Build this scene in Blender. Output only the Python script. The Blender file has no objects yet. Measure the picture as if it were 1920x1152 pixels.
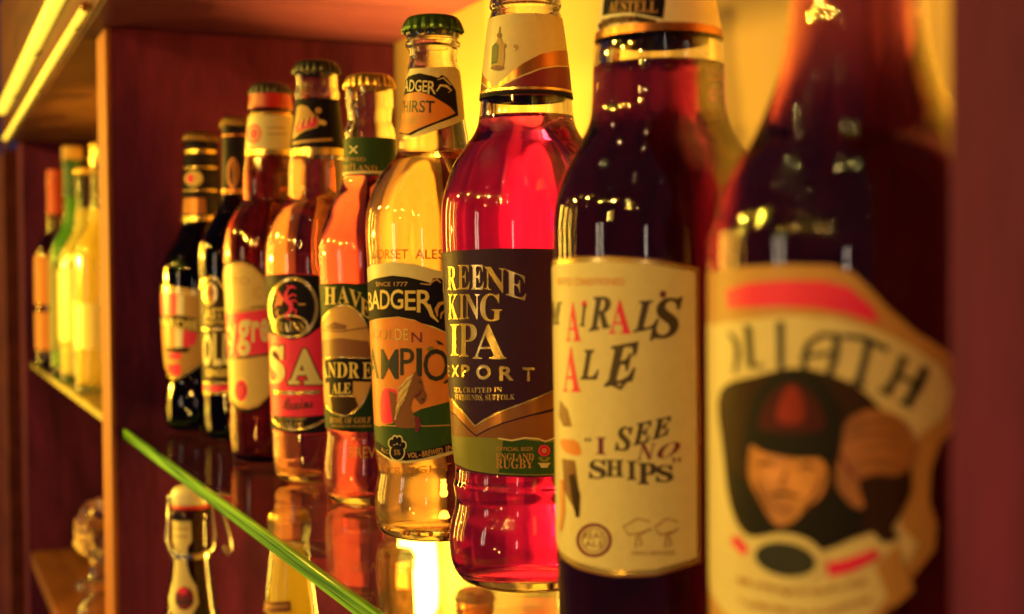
import bpy, bmesh, math, random
from mathutils import Vector
random.seed(7)
R_ = math.radians
SC = bpy.context.scene
COL = SC.collection

# ------------------------------------------------------------------ camera
F_PX, CX, CY = 2561.3, 960.0, 576.0          # photograph is 1920 x 1152
YAW, PITCH, ROLL = R_(23.484), R_(1.332), R_(-0.531)
CAM = Vector((0.0, 0.0, 0.1318))
_f = Vector((-math.cos(YAW)*math.cos(PITCH), math.sin(YAW)*math.cos(PITCH), -math.sin(PITCH)))
_r = Vector((math.sin(YAW), math.cos(YAW), 0.0))
_u = _r.cross(_f)
c_, s_ = math.cos(ROLL), math.sin(ROLL)
RIGHT, UP, FWD = c_*_r + s_*_u, -s_*_r + c_*_u, _f
cam_d = bpy.data.cameras.new('camera')
cam = bpy.data.objects.new('camera', cam_d)
COL.objects.link(cam)
from mathutils import Matrix
cam.matrix_world = Matrix((( RIGHT.x, UP.x, -FWD.x, CAM.x), (RIGHT.y, UP.y, -FWD.y, CAM.y), (RIGHT.z, UP.z, -FWD.z, CAM.z), (0, 0, 0, 1)))
cam_d.sensor_width = 36.0
cam_d.sensor_fit = 'HORIZONTAL'
cam_d.lens = F_PX/1920*36
cam_d.clip_start = 0.02
cam_d.clip_end = 50
cam_d.dof.use_dof = True
cam_d.dof.focus_distance = 0.60
cam_d.dof.aperture_fstop = cam_d.lens/5.0
SC.camera = cam

# ------------------------------------------------------------------ world, exposure, sampling
w = bpy.data.worlds.new('World'); SC.world = w; w.use_nodes = True
bg = w.node_tree.nodes['Background']
bg.inputs[0].default_value = (0.62, 0.36, 0.66, 1); bg.inputs[1].default_value = 0.048
SC.view_settings.view_transform = 'Standard'; SC.view_settings.look = 'None'
SC.view_settings.gamma = 1; SC.view_settings.exposure = 0
cy = SC.cycles
cy.max_bounces = 26; cy.transmission_bounces = 26; cy.glossy_bounces = 8; cy.diffuse_bounces = 4; cy.transparent_max_bounces = 24
cy.caustics_reflective = False; cy.caustics_refractive = False
cy.sample_clamp_indirect = 6.0
cy.use_denoising = True

# ------------------------------------------------------------------ lamps of the bar, with added fill bulbs
YEL = (1.0, 0.56, 0.045)
ORA = (1.0, 0.46, 0.055)
def area(name, loc, target, sx, sy, radiance, col):
    d = bpy.data.lights.new(name, 'AREA'); d.shape = 'RECTANGLE'; d.size = sx; d.size_y = sy
    d.energy = radiance*math.pi*sx*sy; d.color = col
    o = bpy.data.objects.new(name, d); COL.objects.link(o); o.location = loc
    o.rotation_euler = (Vector(target)-Vector(loc)).to_track_quat('-Z', 'Z').to_euler()
    # keep the long side upright
    q = (Vector(target)-Vector(loc)).normalized()
    right = q.cross(Vector((0, 0, 1))).normalized(); up = right.cross(q)
    o.matrix_world = Matrix(((right.x, up.x, -q.x, loc[0]), (right.y, up.y, -q.y, loc[1]), (right.z, up.z, -q.z, loc[2]), (0, 0, 0, 1)))
    return o
def point(name, loc, radius, radiance, col):
    d = bpy.data.lights.new(name, 'POINT'); d.shadow_soft_size = radius; d.color = col
    d.energy = radiance*4*math.pi*math.pi*radius*radius
    o = bpy.data.objects.new(name, d); COL.objects.link(o); o.location = loc; return o
def spot(name, loc, target, radius, energy, col, ang, blend):
    d = bpy.data.lights.new(name, 'SPOT'); d.shadow_soft_size = radius; d.color = col; d.energy = energy
    d.spot_size = R_(ang); d.spot_blend = blend
    o = bpy.data.objects.new(name, d); COL.objects.link(o); o.location = loc
    o.rotation_euler = (Vector(target)-Vector(loc)).to_track_quat('-Z', 'Y').to_euler(); return o

HUB = Vector((-0.6, 0.22, 0.12))
def polar(az, dist, z):
    return (HUB.x+dist*math.cos(R_(az)), HUB.y+dist*math.sin(R_(az)), z)
# three upright tube lamps at the left side of the bar room (the yellow key)
for az, wd, rad in ((-137, 0.045, 40), (-148, 0.05, 56), (-160, 0.05, 62)):
    area('tube_lamp', polar(az, 2.6, 0.15), HUB, wd, 1.0, rad, YEL)
# tall windows in front of the cabinet: pale light
area('window_light', polar(-94, 3.2, 0.12), HUB, 0.12, 0.80, 11, (1.0, 0.82, 0.55))
area('window_light', polar(-42, 3.6, 0.02), HUB, 0.07, 0.7, 9, (1.0, 0.82, 0.62))
# small bulbs over the bar
rb = random.Random(3)
for i in range(26):
    az = rb.uniform(-122, -22); el = rb.uniform(14, 62); dd = rb.uniform(2.2, 3.4)
    e = R_(el)
    p = (HUB.x+dd*math.cos(e)*math.cos(R_(az)), HUB.y+dd*math.cos(e)*math.sin(R_(az)), 0.12+dd*math.sin(e))
    point('bar_bulb', p, rb.uniform(0.006, 0.015), rb.uniform(140, 420), (1.0, 0.68, 0.22))
# unseen fill bulbs added out in front to light the labels
for az, dd, z, rad in ((-132, 2.0, 0.75, 1300), (-112, 2.3, 1.0, 1500), (-92, 2.2, 0.9, 1250), (-76, 2.3, 1.0, 1550), (-58, 2.4, 0.9, 1150)):
    point('pendant_bulb', polar(az, dd, z), 0.030, rad, (1.0, 0.66, 0.05) if az < -85 else ORA)
# warm bulbs low down behind the counter
for az, z in ((-73, -0.30), (-66, -0.42), (-80, 0.62), (-58, 0.75)):
    point('counter_bulb', polar(az, 2.4, z), 0.030, 110, (1.0, 0.60, 0.10))
# spot aimed at the neighbouring compartment
spot('bar_spot', (-2.3, -1.1, 0.20), (-1.46, 0.20, -0.03), 0.03, 270, YEL, 46, 0.8)
# up light behind the bottles, under the glass shelf
spot('up_light', (-1.075, 0.345, -0.055), (-1.025, 0.4185, 0.19), 0.012, 120, (1.0, 0.55, 0.038), 82, 1.0)
spot('up_light', (-0.27, 0.375, -0.055), (-0.29, 0.4185, 0.20), 0.012, 150, (1.0, 0.54, 0.038), 64, 1.0)
spot('up_light', (-1.62, 0.345, -0.055), (-1.72, 0.4185, 0.20), 0.012, 48, (1.0, 0.56, 0.038), 96, 1.0)

# ------------------------------------------------------------------ materials
MATS = {}
def mat(name, base=(0.5, 0.5, 0.5), rough=0.5, metal=0.0, spec=0.5, trans=0.0, ior=1.5, coat=0.0, emis=None, estr=0.0):
    if name in MATS: return MATS[name]
    m = bpy.data.materials.new(name); m.use_nodes = True
    p = m.node_tree.nodes['Principled BSDF']
    p.inputs['Base Color'].default_value = (*base, 1); p.inputs['Roughness'].default_value = rough
    p.inputs['Metallic'].default_value = metal; p.inputs['Specular IOR Level'].default_value = spec
    p.inputs['Transmission Weight'].default_value = trans; p.inputs['IOR'].default_value = ior
    p.inputs['Coat Weight'].default_value = coat; p.inputs['Coat Roughness'].default_value = 0.08
    if emis:
        p.inputs['Emission Color'].default_value = (*emis, 1); p.inputs['Emission Strength'].default_value = estr
    MATS[name] = m; return m
def nodes(m):
    nt = m.node_tree; return nt, nt.nodes, nt.links, nt.nodes['Principled BSDF']
def speckle(m, scale, amt, dark=0.75, bump=0.0, stretch=(1, 1, 1)):
    nt, n, l, p = nodes(m)
    base = tuple(p.inputs['Base Color'].default_value)
    tc = n.new('ShaderNodeTexCoord'); mp = n.new('ShaderNodeMapping'); mp.inputs['Scale'].default_value = stretch
    l.new(tc.outputs['Object'], mp.inputs['Vector'])
    no = n.new('ShaderNodeTexNoise'); no.inputs['Scale'].default_value = scale; no.inputs['Detail'].default_value = 6
    l.new(mp.outputs[0], no.inputs['Vector'])
    cr = n.new('ShaderNodeValToRGB'); cr.color_ramp.elements[0].position = 0.5-amt; cr.color_ramp.elements[1].position = 0.5+amt
    cr.color_ramp.elements[0].color = (base[0]*dark, base[1]*dark, base[2]*dark, 1); cr.color_ramp.elements[1].color = base
    l.new(no.outputs['Fac'], cr.inputs[0]); l.new(cr.outputs[0], p.inputs['Base Color'])
    if bump:
        b = n.new('ShaderNodeBump'); b.inputs['Strength'].default_value = bump; b.inputs['Distance'].default_value = 0.001
        l.new(no.outputs['Fac'], b.inputs['Height']); l.new(b.outputs[0], p.inputs['Normal'])
    return m
def absorb(m, T, L=0.06):
    nt = m.node_tree; v = nt.nodes.new('ShaderNodeVolumeAbsorption')
    s = [-math.log(max(t, 1e-4))/L for t in T]; d = max(s)
    v.inputs['Color'].default_value = (1-s[0]/d, 1-s[1]/d, 1-s[2]/d, 1); v.inputs['Density'].default_value = d
    nt.links.new(v.outputs[0], nt.nodes['Material Output'].inputs['Volume']); return m
def liquid(name, T):
    if name in MATS: return MATS[name]
    return absorb(mat(name, (1, 1, 1), 0.0, 0, 0.5, 1.0, 1.34), T)
def glass(name, T=None, base=(1, 1, 1)):
    if name in MATS: return MATS[name]
    m = mat(name, base, 0.0, 0, 0.5, 1.0, 1.5)
    nt, n, l, p = nodes(m)                       # faint moulded waviness of bottle glass
    tc = n.new('ShaderNodeTexCoord'); no = n.new('ShaderNodeTexNoise'); no.inputs['Scale'].default_value = 55; no.inputs['Detail'].default_value = 2
    l.new(tc.outputs['Object'], no.inputs['Vector'])
    b = n.new('ShaderNodeBump'); b.inputs['Strength'].default_value = 0.035; b.inputs['Distance'].default_value = 0.002
    l.new(no.outputs['Fac'], b.inputs['Height']); l.new(b.outputs[0], p.inputs['Normal'])
    if T: absorb(m, T, 0.006)
    return m
def wood(name, col, dark, rough=0.34, axis='Z', spec=0.5):
    if name in MATS: return MATS[name]
    m = mat(name, col, rough, 0, spec)
    nt, n, l, p = nodes(m)
    tc = n.new('ShaderNodeTexCoord'); mp = n.new('ShaderNodeMapping')
    mp.inputs['Scale'].default_value = {'Z': (5, 5, 1), 'X': (1, 6, 6), 'Y': (5, 1, 5)}[axis]
    l.new(tc.outputs['Object'], mp.inputs['Vector'])
    n1 = n.new('ShaderNodeTexNoise'); n1.inputs['Scale'].default_value = 4.5; n1.inputs['Detail'].default_value = 8; n1.inputs['Distortion'].default_value = 0.7
    n2 = n.new('ShaderNodeTexNoise'); n2.inputs['Scale'].default_value = 42; n2.inputs['Detail'].default_value = 4
    l.new(mp.outputs[0], n1.inputs['Vector']); l.new(mp.outputs[0], n2.inputs['Vector'])
    mx = n.new('ShaderNodeMath'); mx.operation = 'MULTIPLY_ADD'; mx.inputs[1].default_value = 0.35
    l.new(n2.outputs['Fac'], mx.inputs[0]); l.new(n1.outputs['Fac'], mx.inputs[2])
    cr = n.new('ShaderNodeValToRGB'); cr.color_ramp.elements[0].position = 0.48; cr.color_ramp.elements[1].position = 0.86
    cr.color_ramp.elements[0].color = (*dark, 1); cr.color_ramp.elements[1].color = (*col, 1)
    l.new(mx.outputs[0], cr.inputs[0]); l.new(cr.outputs[0], p.inputs['Base Color'])
    rr = n.new('ShaderNodeMapRange'); rr.inputs['To Min'].default_value = rough-0.08; rr.inputs['To Max'].default_value = rough+0.12
    l.new(n1.outputs['Fac'], rr.inputs['Value']); l.new(rr.outputs[0], p.inputs['Roughness'])
    b = n.new('ShaderNodeBump'); b.inputs['Strength'].default_value = 0.12; b.inputs['Distance'].default_value = 0.001
    l.new(n2.outputs['Fac'], b.inputs['Height']); l.new(b.outputs[0], p.inputs['Normal'])
    return m

M_WOOD = wood('maroon veneer', (0.118, 0.017, 0.085), (0.044, 0.008, 0.040), rough=0.55, spec=0.05)
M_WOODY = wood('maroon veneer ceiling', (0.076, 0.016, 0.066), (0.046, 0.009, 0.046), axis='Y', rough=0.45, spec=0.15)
M_EDGE = wood('oak lipping', (0.26, 0.08, 0.03), (0.16, 0.04, 0.02), rough=0.55, spec=0.15)  # front strip of the left divider, browner and paler than the veneer
M_FLOOR = wood('brown shelf board', (0.20, 0.07, 0.03), (0.11, 0.035, 0.015), axis='X', spec=0.15, rough=0.5)
M_FASC = wood('dark fascia', (0.09, 0.018, 0.024), (0.05, 0.008, 0.014), axis='X', spec=0.1, rough=0.5)
M_UPPER = wood('brown header board', (0.14, 0.052, 0.030), (0.09, 0.032, 0.022), axis='X', spec=0.15, rough=0.5)
M_BACK = speckle(mat('painted back board', (0.58, 0.39, 0.22), 0.6, 0, 0.3), 30, 0.5, 0.93)
M_STRIP = mat('lamp tube', (0.9, 0.7, 0.2), 0.4, emis=(1.0, 0.68, 0.05), estr=1.5)
M_BULB = mat('bulb glow', (1, 0.9, 0.6), 0.3, emis=(1.0, 0.62, 0.07), estr=45)
M_BRASS = mat('brass', (0.75, 0.45, 0.10), 0.25, 1.0)
M_STEEL = mat('wire steel', (0.75, 0.70, 0.60), 0.22, 1.0)
M_BLACKM = mat('black metal', (0.02, 0.015, 0.018), 0.4)

def thin_glass():
    m = bpy.data.materials.new('shelf glass'); m.use_nodes = True; nt = m.node_tree; n, l = nt.nodes, nt.links
    n.remove(n['Principled BSDF'])
    tr = n.new('ShaderNodeBsdfTransparent'); tr.inputs[0].default_value = (0.93, 0.97, 0.90, 1)
    gl = n.new('ShaderNodeBsdfGlossy'); gl.inputs['Roughness'].default_value = 0.015
    lw = n.new('ShaderNodeLayerWeight'); lw.inputs[0].default_value = 0.5
    pw = n.new('ShaderNodeMath'); pw.operation = 'POWER'; pw.inputs[1].default_value = 4.5
    l.new(lw.outputs['Facing'], pw.inputs[0])
    ma = n.new('ShaderNodeMath'); ma.operation = 'MULTIPLY_ADD'; ma.inputs[1].default_value = 0.9; ma.inputs[2].default_value = 0.04
    l.new(pw.outputs[0], ma.inputs[0])
    mx = n.new('ShaderNodeMixShader'); l.new(ma.outputs[0], mx.inputs[0]); l.new(tr.outputs[0], mx.inputs[1]); l.new(gl.outputs[0], mx.inputs[2])
    l.new(mx.outputs[0], n['Material Output'].inputs['Surface']); return m
M_SHELF = thin_glass()
def cloudy(name, col):
    m = bpy.data.materials.new(name); m.use_nodes = True; nt = m.node_tree; n, l = nt.nodes, nt.links
    p = n['Principled BSDF']; p.inputs['Base Color'].default_value = (*col, 1); p.inputs['Roughness'].default_value = 0.15
    tr = n.new('ShaderNodeBsdfTranslucent'); tr.inputs[0].default_value = (*col, 1)
    mx = n.new('ShaderNodeMixShader'); mx.inputs[0].default_value = 0.6
    l.new(p.outputs[0], mx.inputs[1]); l.new(tr.outputs[0], mx.inputs[2])
    tp = n.new('ShaderNodeBsdfTransparent'); tp.inputs[0].default_value = (*[0.4+0.6*c for c in col], 1); m2 = n.new('ShaderNodeMixShader'); m2.inputs[0].default_value = 0.4
    l.new(mx.outputs[0], m2.inputs[1]); l.new(tp.outputs[0], m2.inputs[2]); l.new(m2.outputs[0], n['Material Output'].inputs['Surface']); return m
L_CLOUD = cloudy('cloudy wheat beer', (0.85, 0.62, 0.12)); L_CLOUDG = cloudy('cloudy green liqueur', (0.30, 0.75, 0.10)); L_CLOUDP = cloudy('pale liqueur', (0.90, 0.75, 0.25))
def green_edge():
    m = mat('green glass edge', (0.16, 0.50, 0.05), 0.10, 0, 0.6)
    nt, n, l, p = nodes(m)
    tc = n.new('ShaderNodeTexCoord'); mp = n.new('ShaderNodeMapping'); mp.inputs['Scale'].default_value = (3.0, 1, 420)
    l.new(tc.outputs['Object'], mp.inputs['Vector'])
    no = n.new('ShaderNodeTexNoise'); no.inputs['Scale'].default_value = 1.6; no.inputs['Detail'].default_value = 3; l.new(mp.outputs[0], no.inputs['Vector'])
    cr = n.new('ShaderNodeValToRGB'); cr.color_ramp.elements[0].position = 0.36; cr.color_ramp.elements[1].position = 0.62
    cr.color_ramp.elements[0].color = (0.05, 0.20, 0.03, 1); cr.color_ramp.elements[1].color = (0.42, 0.88, 0.10, 1)
    l.new(no.outputs['Fac'], cr.inputs[0]); l.new(cr.outputs[0], p.inputs['Base Color'])
    tr = n.new('ShaderNodeBsdfTranslucent'); l.new(cr.outputs[0], tr.inputs['Color'])
    mx = n.new('ShaderNodeMixShader'); mx.inputs[0].default_value = 0.3
    l.new(p.outputs[0], mx.inputs[1]); l.new(tr.outputs[0], mx.inputs[2]); l.new(mx.outputs[0], n['Material Output'].inputs['Surface'])
    return m
M_GEDGE = green_edge()

# ------------------------------------------------------------------ object helpers
def obj(name, me, m=None, parent=None, smooth=False):
    o = bpy.data.objects.new(name, me); COL.objects.link(o)
    if m is not None:
        for mm in (m if isinstance(m, (list, tuple)) else [m]): me.materials.append(mm)
    if parent is not None: o.parent = parent
    if smooth:
        for p in me.polygons: p.use_smooth = True
    return o
def tag(o, label, cat, group=None):
    o['label'] = label; o['category'] = cat
    if group: o['group'] = group
    return o
def struct(o): o['kind'] = 'structure'; return o
def empty(name, loc):
    o = bpy.data.objects.new(name, None); COL.objects.link(o); o.location = loc; o.empty_display_size = 0.01; return o
def box_mesh(name, a, b, bev=0.0):
    bm = bmesh.new(); bmesh.ops.create_cube(bm, size=1)
    for v in bm.verts:
        v.co = Vector([a[i] if v.co[i] < 0 else b[i] for i in range(3)])
    if bev: bmesh.ops.bevel(bm, geom=bm.edges[:], offset=bev, segments=3, profile=0.6, affect='EDGES')
    me = bpy.data.meshes.new(name); bm.to_mesh(me); bm.free(); return me
def box(name, a, b, m, parent=None, bev=0.0): return obj(name, box_mesh(name, a, b, bev), m, parent)
def catmull(pts, n):
    out = []
    P = [pts[0]]+list(pts)+[pts[-1]]
    for i in range(1, len(P)-2):
        p0, p1, p2, p3 = P[i-1], P[i], P[i+1], P[i+2]
        for k in range(n):
            t = k/n
            out.append(tuple(0.5*((2*p1[j])+(-p0[j]+p2[j])*t+(2*p0[j]-5*p1[j]+4*p2[j]-p3[j])*t*t+(-p0[j]+3*p1[j]-3*p2[j]+p3[j])*t**3) for j in range(2)))
    out.append(tuple(pts[-1])); return out
def lathe_mesh(name, prof, seg=80, close_ends=True, flute=None):
    """prof: [(r, z)...] bottom to top; a point with r<=1e-5 closes on the axis."""
    vs, fs = [], []; rings = []
    for i, (r, z) in enumerate(prof):
        if r <= 1e-5:
            rings.append([len(vs)]); vs.append((0, 0, z))
        else:
            ring = []
            for k in range(seg):
                a = 2*math.pi*k/seg; rr = r*(flute(a, z) if flute else 1)
                ring.append(len(vs)); vs.append((rr*math.cos(a), rr*math.sin(a), z))
            rings.append(ring)
    for a, b in zip(rings, rings[1:]):
        for k in range(seg):
            k2 = (k+1) % seg
            if len(a) == 1 and len(b) == 1: continue
            if len(a) == 1: fs.append((a[0], b[k2], b[k]))
            elif len(b) == 1: fs.append((a[k], a[k2], b[0]))
            else: fs.append((a[k], a[k2], b[k2], b[k]))
    me = bpy.data.meshes.new(name); me.from_pydata(vs, [], fs); me.update(); return me
def tube_mesh(name, pts, r, seg=10, closed=False):
    """round bar along a polyline"""
    vs, fs = [], []; n = len(pts); P = [Vector(p) for p in pts]
    prev = None
    for i in range(n):
        d = (P[min(i+1, n-1)]-P[max(i-1, 0)]).normalized() if not closed else (P[(i+1) % n]-P[i-1]).normalized()
        ref = Vector((0, 0, 1)) if abs(d.z) < 0.9 else Vector((1, 0, 0))
        if prev is None: a = d.cross(ref).normalized()
        else: a = (prev-d*prev.dot(d)).normalized()
        prev = a; b = d.cross(a)
        for k in range(seg):
            t = 2*math.pi*k/seg; vs.append(P[i]+r*(a*math.cos(t)+b*math.sin(t)))
    m = n if closed else n-1
    for i in range(m):
        for k in range(seg):
            i2 = (i+1) % n; k2 = (k+1) % seg
            fs.append((i*seg+k, i*seg+k2, i2*seg+k2, i2*seg+k))
    if not closed: fs += [tuple(range(seg))[::-1], tuple((n-1)*seg+k for k in range(seg))]
    me = bpy.data.meshes.new(name); me.from_pydata([tuple(v) for v in vs], [], fs); me.update(); return me

# ------------------------------------------------------------------ the cabinet
XL, XR, YF, YB, ZC, ZF = -1.235, -0.177, 0.154, 0.4185, 0.3515, -0.302
XL2, XFAR = -1.300, -2.300
def panel(name, a, b, m, bev=0.0015): return struct(box(name, a, b, m, bev=bev))
panel('left_divider', (XL2+0.001, YF+0.004, -0.62), (XL, YB-0.001, 0.351), M_WOOD)
panel('left_divider_edge', (XL2+0.001, YF-0.001, -0.62), (XL, YF+0.0035, 0.351), M_EDGE, 0.001)
panel('right_divider', (XR, YF, -0.62), (XR+0.10, YB-0.001, 0.46), M_WOOD, 0.003)
panel('far_divider', (XFAR-0.10, YF, -0.62), (XFAR, YB-0.001, 0.46), M_WOOD, 0.002)
panel('ceiling', (XL+0.0005, 0.1395, ZC), (XR-0.0005, YB-0.0015, ZC+0.022), M_WOODY)
panel('ceiling_next', (XFAR+0.0005, 0.1395, ZC), (XL2, YB-0.0015, ZC+0.022), M_UPPER)
panel('ceiling_joint', (XL2-0.0005+0.001, 0.1395, ZC+0.0003), (XL-0.0002, YB-0.0015, ZC+0.02), M_WOODY)
panel('floor', (XL+0.0005, YF+0.012, ZF-0.022), (XR-0.0005, YB-0.0015, ZF), M_FLOOR)
panel('floor_next', (XFAR+0.0005, YF+0.004, ZF-0.022), (XL2, YB-0.0015, ZF), M_FLOOR)
panel('back_wall', (XFAR-0.6, YB, -0.64), (XR+0.6, YB+0.015, 0.50), M_BACK, 0)
panel('back_wall_next', (XFAR+0.001, YB-0.012, ZF+0.001), (XL2, YB-0.002, ZC-0.001), M_BACK)
panel('fascia', (XFAR-0.20, 0.1365, 0.3530), (0.3, 0.1390, 0.425), M_FASC, 0.0005)
panel('fascia_core', (XFAR-0.20, 0.1395, 0.3740), (0.3, YF-0.0015, 0.425), M_FASC)
panel('header', (XFAR-0.20, 0.136, 0.4255), (0.3, 0.20, 0.60), M_UPPER)
panel('outer_wall', (XFAR-0.60, YF-0.02, -0.62), (XFAR-0.135, YB-0.001, 0.35), M_FASC)

def light_strip(name, z, r, label, m=M_STRIP):
    t = empty(name, (-1.0, 0.136-r-0.001, z)); tag(t, label, 'light', 'light strips along the cabinet header')
    me = tube_mesh('tube', [(-1.34+0.005, 0, 0), (-0.19, 0, 0)], r, 14); obj('tube', me, m, t, True)
    for x in (-1.34, -0.19):
        me = tube_mesh('end_cap', [(x-0.004, 0, 0), (x+0.006, 0, 0)], r*1.12, 14); obj('end_cap', me, M_BRASS, t)
    for x in (-1.1, -0.7, -0.28):
        box('clip', (x, -0.0005, -r*1.1), (x+0.006, r+0.0008, r*1.1), M_BLACKM, t)
    return t
light_strip('light_strip', 0.4040, 0.0072, 'thick glowing yellow light tube, upper of two under the cabinet header')
light_strip('light_strip', 0.3585, 0.0032, 'thin glowing yellow light tube, lower of two under the cabinet header')

YS = 0.1625
M_LITEDGE = speckle(mat('pale glass edge', (0.80, 0.70, 0.16), 0.12, 0, 0.7), 30, 0.3, 0.6)  # yellow light on the far shelf's edge, painted into its colour
def glass_shelf(x0, x1, label, em=M_GEDGE):
    t = empty('glass_shelf', ((x0+x1)/2, YS, 0)); tag(t, label, 'shelf', 'glass shelves of the cabinet')
    h = (x1-x0)/2
    obj('pane', box_mesh('pane', (-h, 0.0032, -0.008), (h, YB-YS-0.003, -0.0002)), M_SHELF, t)
    obj('front_edge', box_mesh('front_edge', (-h, 0, -0.008), (h, 0.003, -0.0002), 0.0008), em, t)
    for s in (-1, 1):
        for y in (0.012, 0.20):
            obj('support_pin', tube_mesh('support_pin', [(s*(h+0.001), y, -0.0118), (s*(h-0.012), y, -0.0118)], 0.0034, 12), M_BRASS, t, True)
    return t
glass_shelf(XL+0.0015, XR-0.0015, 'clear glass shelf with green front edge carrying the row of ale bottles')
glass_shelf(XFAR+0.0015, XL2-0.0005, 'glass shelf with glowing yellow edge in the neighbouring compartment', M_LITEDGE)

# the lamp under the shelf
lp = empty('wall_lamp', (-1.10, YB-0.001, -0.175)); tag(lp, 'small glowing bulb lamp on the back wall under the glass shelf', 'lamp')
obj('bulb', lathe_mesh('bulb', catmull([(0, 0.012), (0.010, 0.014), (0.0165, 0.024), (0.0175, 0.050), (0.0155, 0.082), (0.010, 0.094), (0, 0.097)], 5), 32), M_BULB, lp, True).location = (0, -0.030, 0)
obj('socket', lathe_mesh('socket', [(0, -0.012), (0.012, -0.012), (0.013, 0.012), (0.011, 0.0135), (0, 0.0135)], 28), M_BRASS, lp, True).location = (0, -0.030, 0)
obj('bracket', box_mesh('bracket', (-0.008, -0.030, -0.018), (0.008, 0.0, -0.0125), 0.001), M_BRASS, lp)

# ------------------------------------------------------------------ bottles: shapes
class Bottle:
    """A bottle standing at (x, y, z0). prof: outer [(z_mm, r_mm)...] from the base corner upwards."""
    def __init__(s, name, x, y, z0, prof, label, cat='bottle', group=None, wall=2.6, base=6.0, seg=88):
        s.x, s.y, s.z0 = x, y, z0
        s.root = empty(name, (x, y, z0)); tag(s.root, label, cat, group)
        pr = catmull([(z, r) for z, r in prof], 6)
        s.out = [(max(r, 0.1)/1000, z/1000) for z, r in pr]
        s.wall, s.base, s.seg = wall/1000, base/1000, seg
        s.top = s.out[-1][1]
    def r(s, z):
        o = s.out
        if z <= o[0][1]: return o[0][0]
        for (r0, z0), (r1, z1) in zip(o, o[1:]):
            if z0 <= z <= z1 and z1 > z0: return r0+(r1-r0)*(z-z0)/(z1-z0)
        return o[-1][0]
    def glass(s, m, fill=None, liq=None):
        o = s.out; rb = o[0][0]
        bot = [(0, 0.0042), (rb*0.45, 0.0036), (rb*0.72, 0.0014), (rb*0.86, 0.0002)]
        inner = []
        for r, z in o:
            if z > s.base+0.002:
                inner.append((max(r-s.wall, 0.0075), z))
        ri = inner[0][0]
        fl = [(ri, s.base+0.0045), (ri-0.001, s.base+0.0022), (ri-0.0035, s.base+0.0005), (ri*0.6, s.base+0.0012), (0, s.base+0.004)]
        inner = [p for p in inner if p[1] > s.base+0.005]
        top = [(o[-1][0]-0.0008, s.top+0.0006), (inner[-1][0]+0.0006, s.top+0.0006)]
        prof = bot+o+top+inner[::-1]+fl
        g = obj('glass', lathe_mesh('glass', prof, s.seg), m, s.root, True)
        if liq is not None:
            f = fill/1000; e = 0.00025
            lp = [(0, s.base+0.0038), (ri*0.6, s.base+0.001), (ri-0.0035+e, s.base+0.0003), (ri-0.001+e, s.base+0.002), (ri+e, s.base+0.0045)]
            for r, z in inner[::1]:
                if z < f: lp.append((r+e, z))
            rf = lp[-1][0]
            lp += [(rf, f), (rf-0.0012, f-0.0006), (rf-0.004, f-0.0011), (0, f-0.0011)]
            obj('beer', lathe_mesh('beer', lp, s.seg), liq, s.root, True)
        return g
    def crown(s, m, top=None, rad=15.0, n=21):
        zt = (top if top else s.top*1000+3.0)/1000; R0 = rad/1000
        prof = [(R0*0.985, zt-0.0078), (R0*1.0, zt-0.0072), (R0*0.965, zt-0.0052), (R0*0.93, zt-0.0032), (R0*0.89, zt-0.0016), (R0*0.83, zt-0.0005), (R0*0.74, zt), (R0*0.4, zt+0.0003), (0, zt+0.0004)]
        def fl(a, z):
            k = min(1, max(0, (zt-0.0010-z)/0.0040)); return 1+0.045*k*math.cos(n*a)
        obj('cap', lathe_mesh('cap', prof, n*8, flute=fl), m, s.root, True)
    def band(s, name, z0, z1, m, off=0.00018, parent=None, seg=72, n=10):
        prof = []
        for i in range(n+1):
            z = (z0+(z1-z0)*i/n)/1000; prof.append((s.r(z)+off, z))
        return obj(name, lathe_mesh(name, prof, seg), m, parent or s.root, True)
    # --- photograph pixel -> azimuth, height on this bottle
    def pix(s, px, py, rad=None):
        v = FWD+RIGHT*((px-CX)/F_PX)-UP*((py-CY)/F_PX)
        rr = rad/1000 if rad else None
        ax, ay = s.x-CAM.x, s.y-CAM.y
        hh = math.hypot(v.x, v.y); hx, hy = v.x/hh, v.y/hh
        tm = ax*hx+ay*hy; perp = hx*ay-hy*ax
        if rr is None:
            zc = CAM.z+v.z/hh*tm-s.z0; rr = s.r(zc)
            zc = CAM.z+v.z/hh*(tm-rr*0.8)-s.z0; rr = s.r(zc)
        q = rr*rr-perp*perp
        t = tm-math.sqrt(q) if q > 0 else tm
        x, y = CAM.x+hx*t-s.x, CAM.y+hy*t-s.y
        return math.atan2(y, x), CAM.z+v.z/hh*t-s.z0
    def az(s): return math.atan2(CAM.y-s.y, CAM.x-s.x)
    def pt(s, p, rad=None):
        """p = (px, py) or ('a', degrees from the line of sight, py)"""
        if p[0] == 'a':
            vx = math.hypot(s.x-CAM.x, s.y-CAM.y)
            a, z = s.az()+R_(p[1]), 0
            # height of that pixel row at the limb depth
            d = vx-s.r(0.1)*max(0.0, math.cos(R_(p[1])))
            z = CAM.z-s.z0+d*((CY-p[2])/F_PX+FWD.z)/math.hypot(FWD.x, FWD.y)
            return a, z
        return s.pix(p[0], p[1], rad)
    def surf(s, a, z, off):
        r = s.r(z)+off; return (r*math.cos(a), r*math.sin(a), z)
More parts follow.
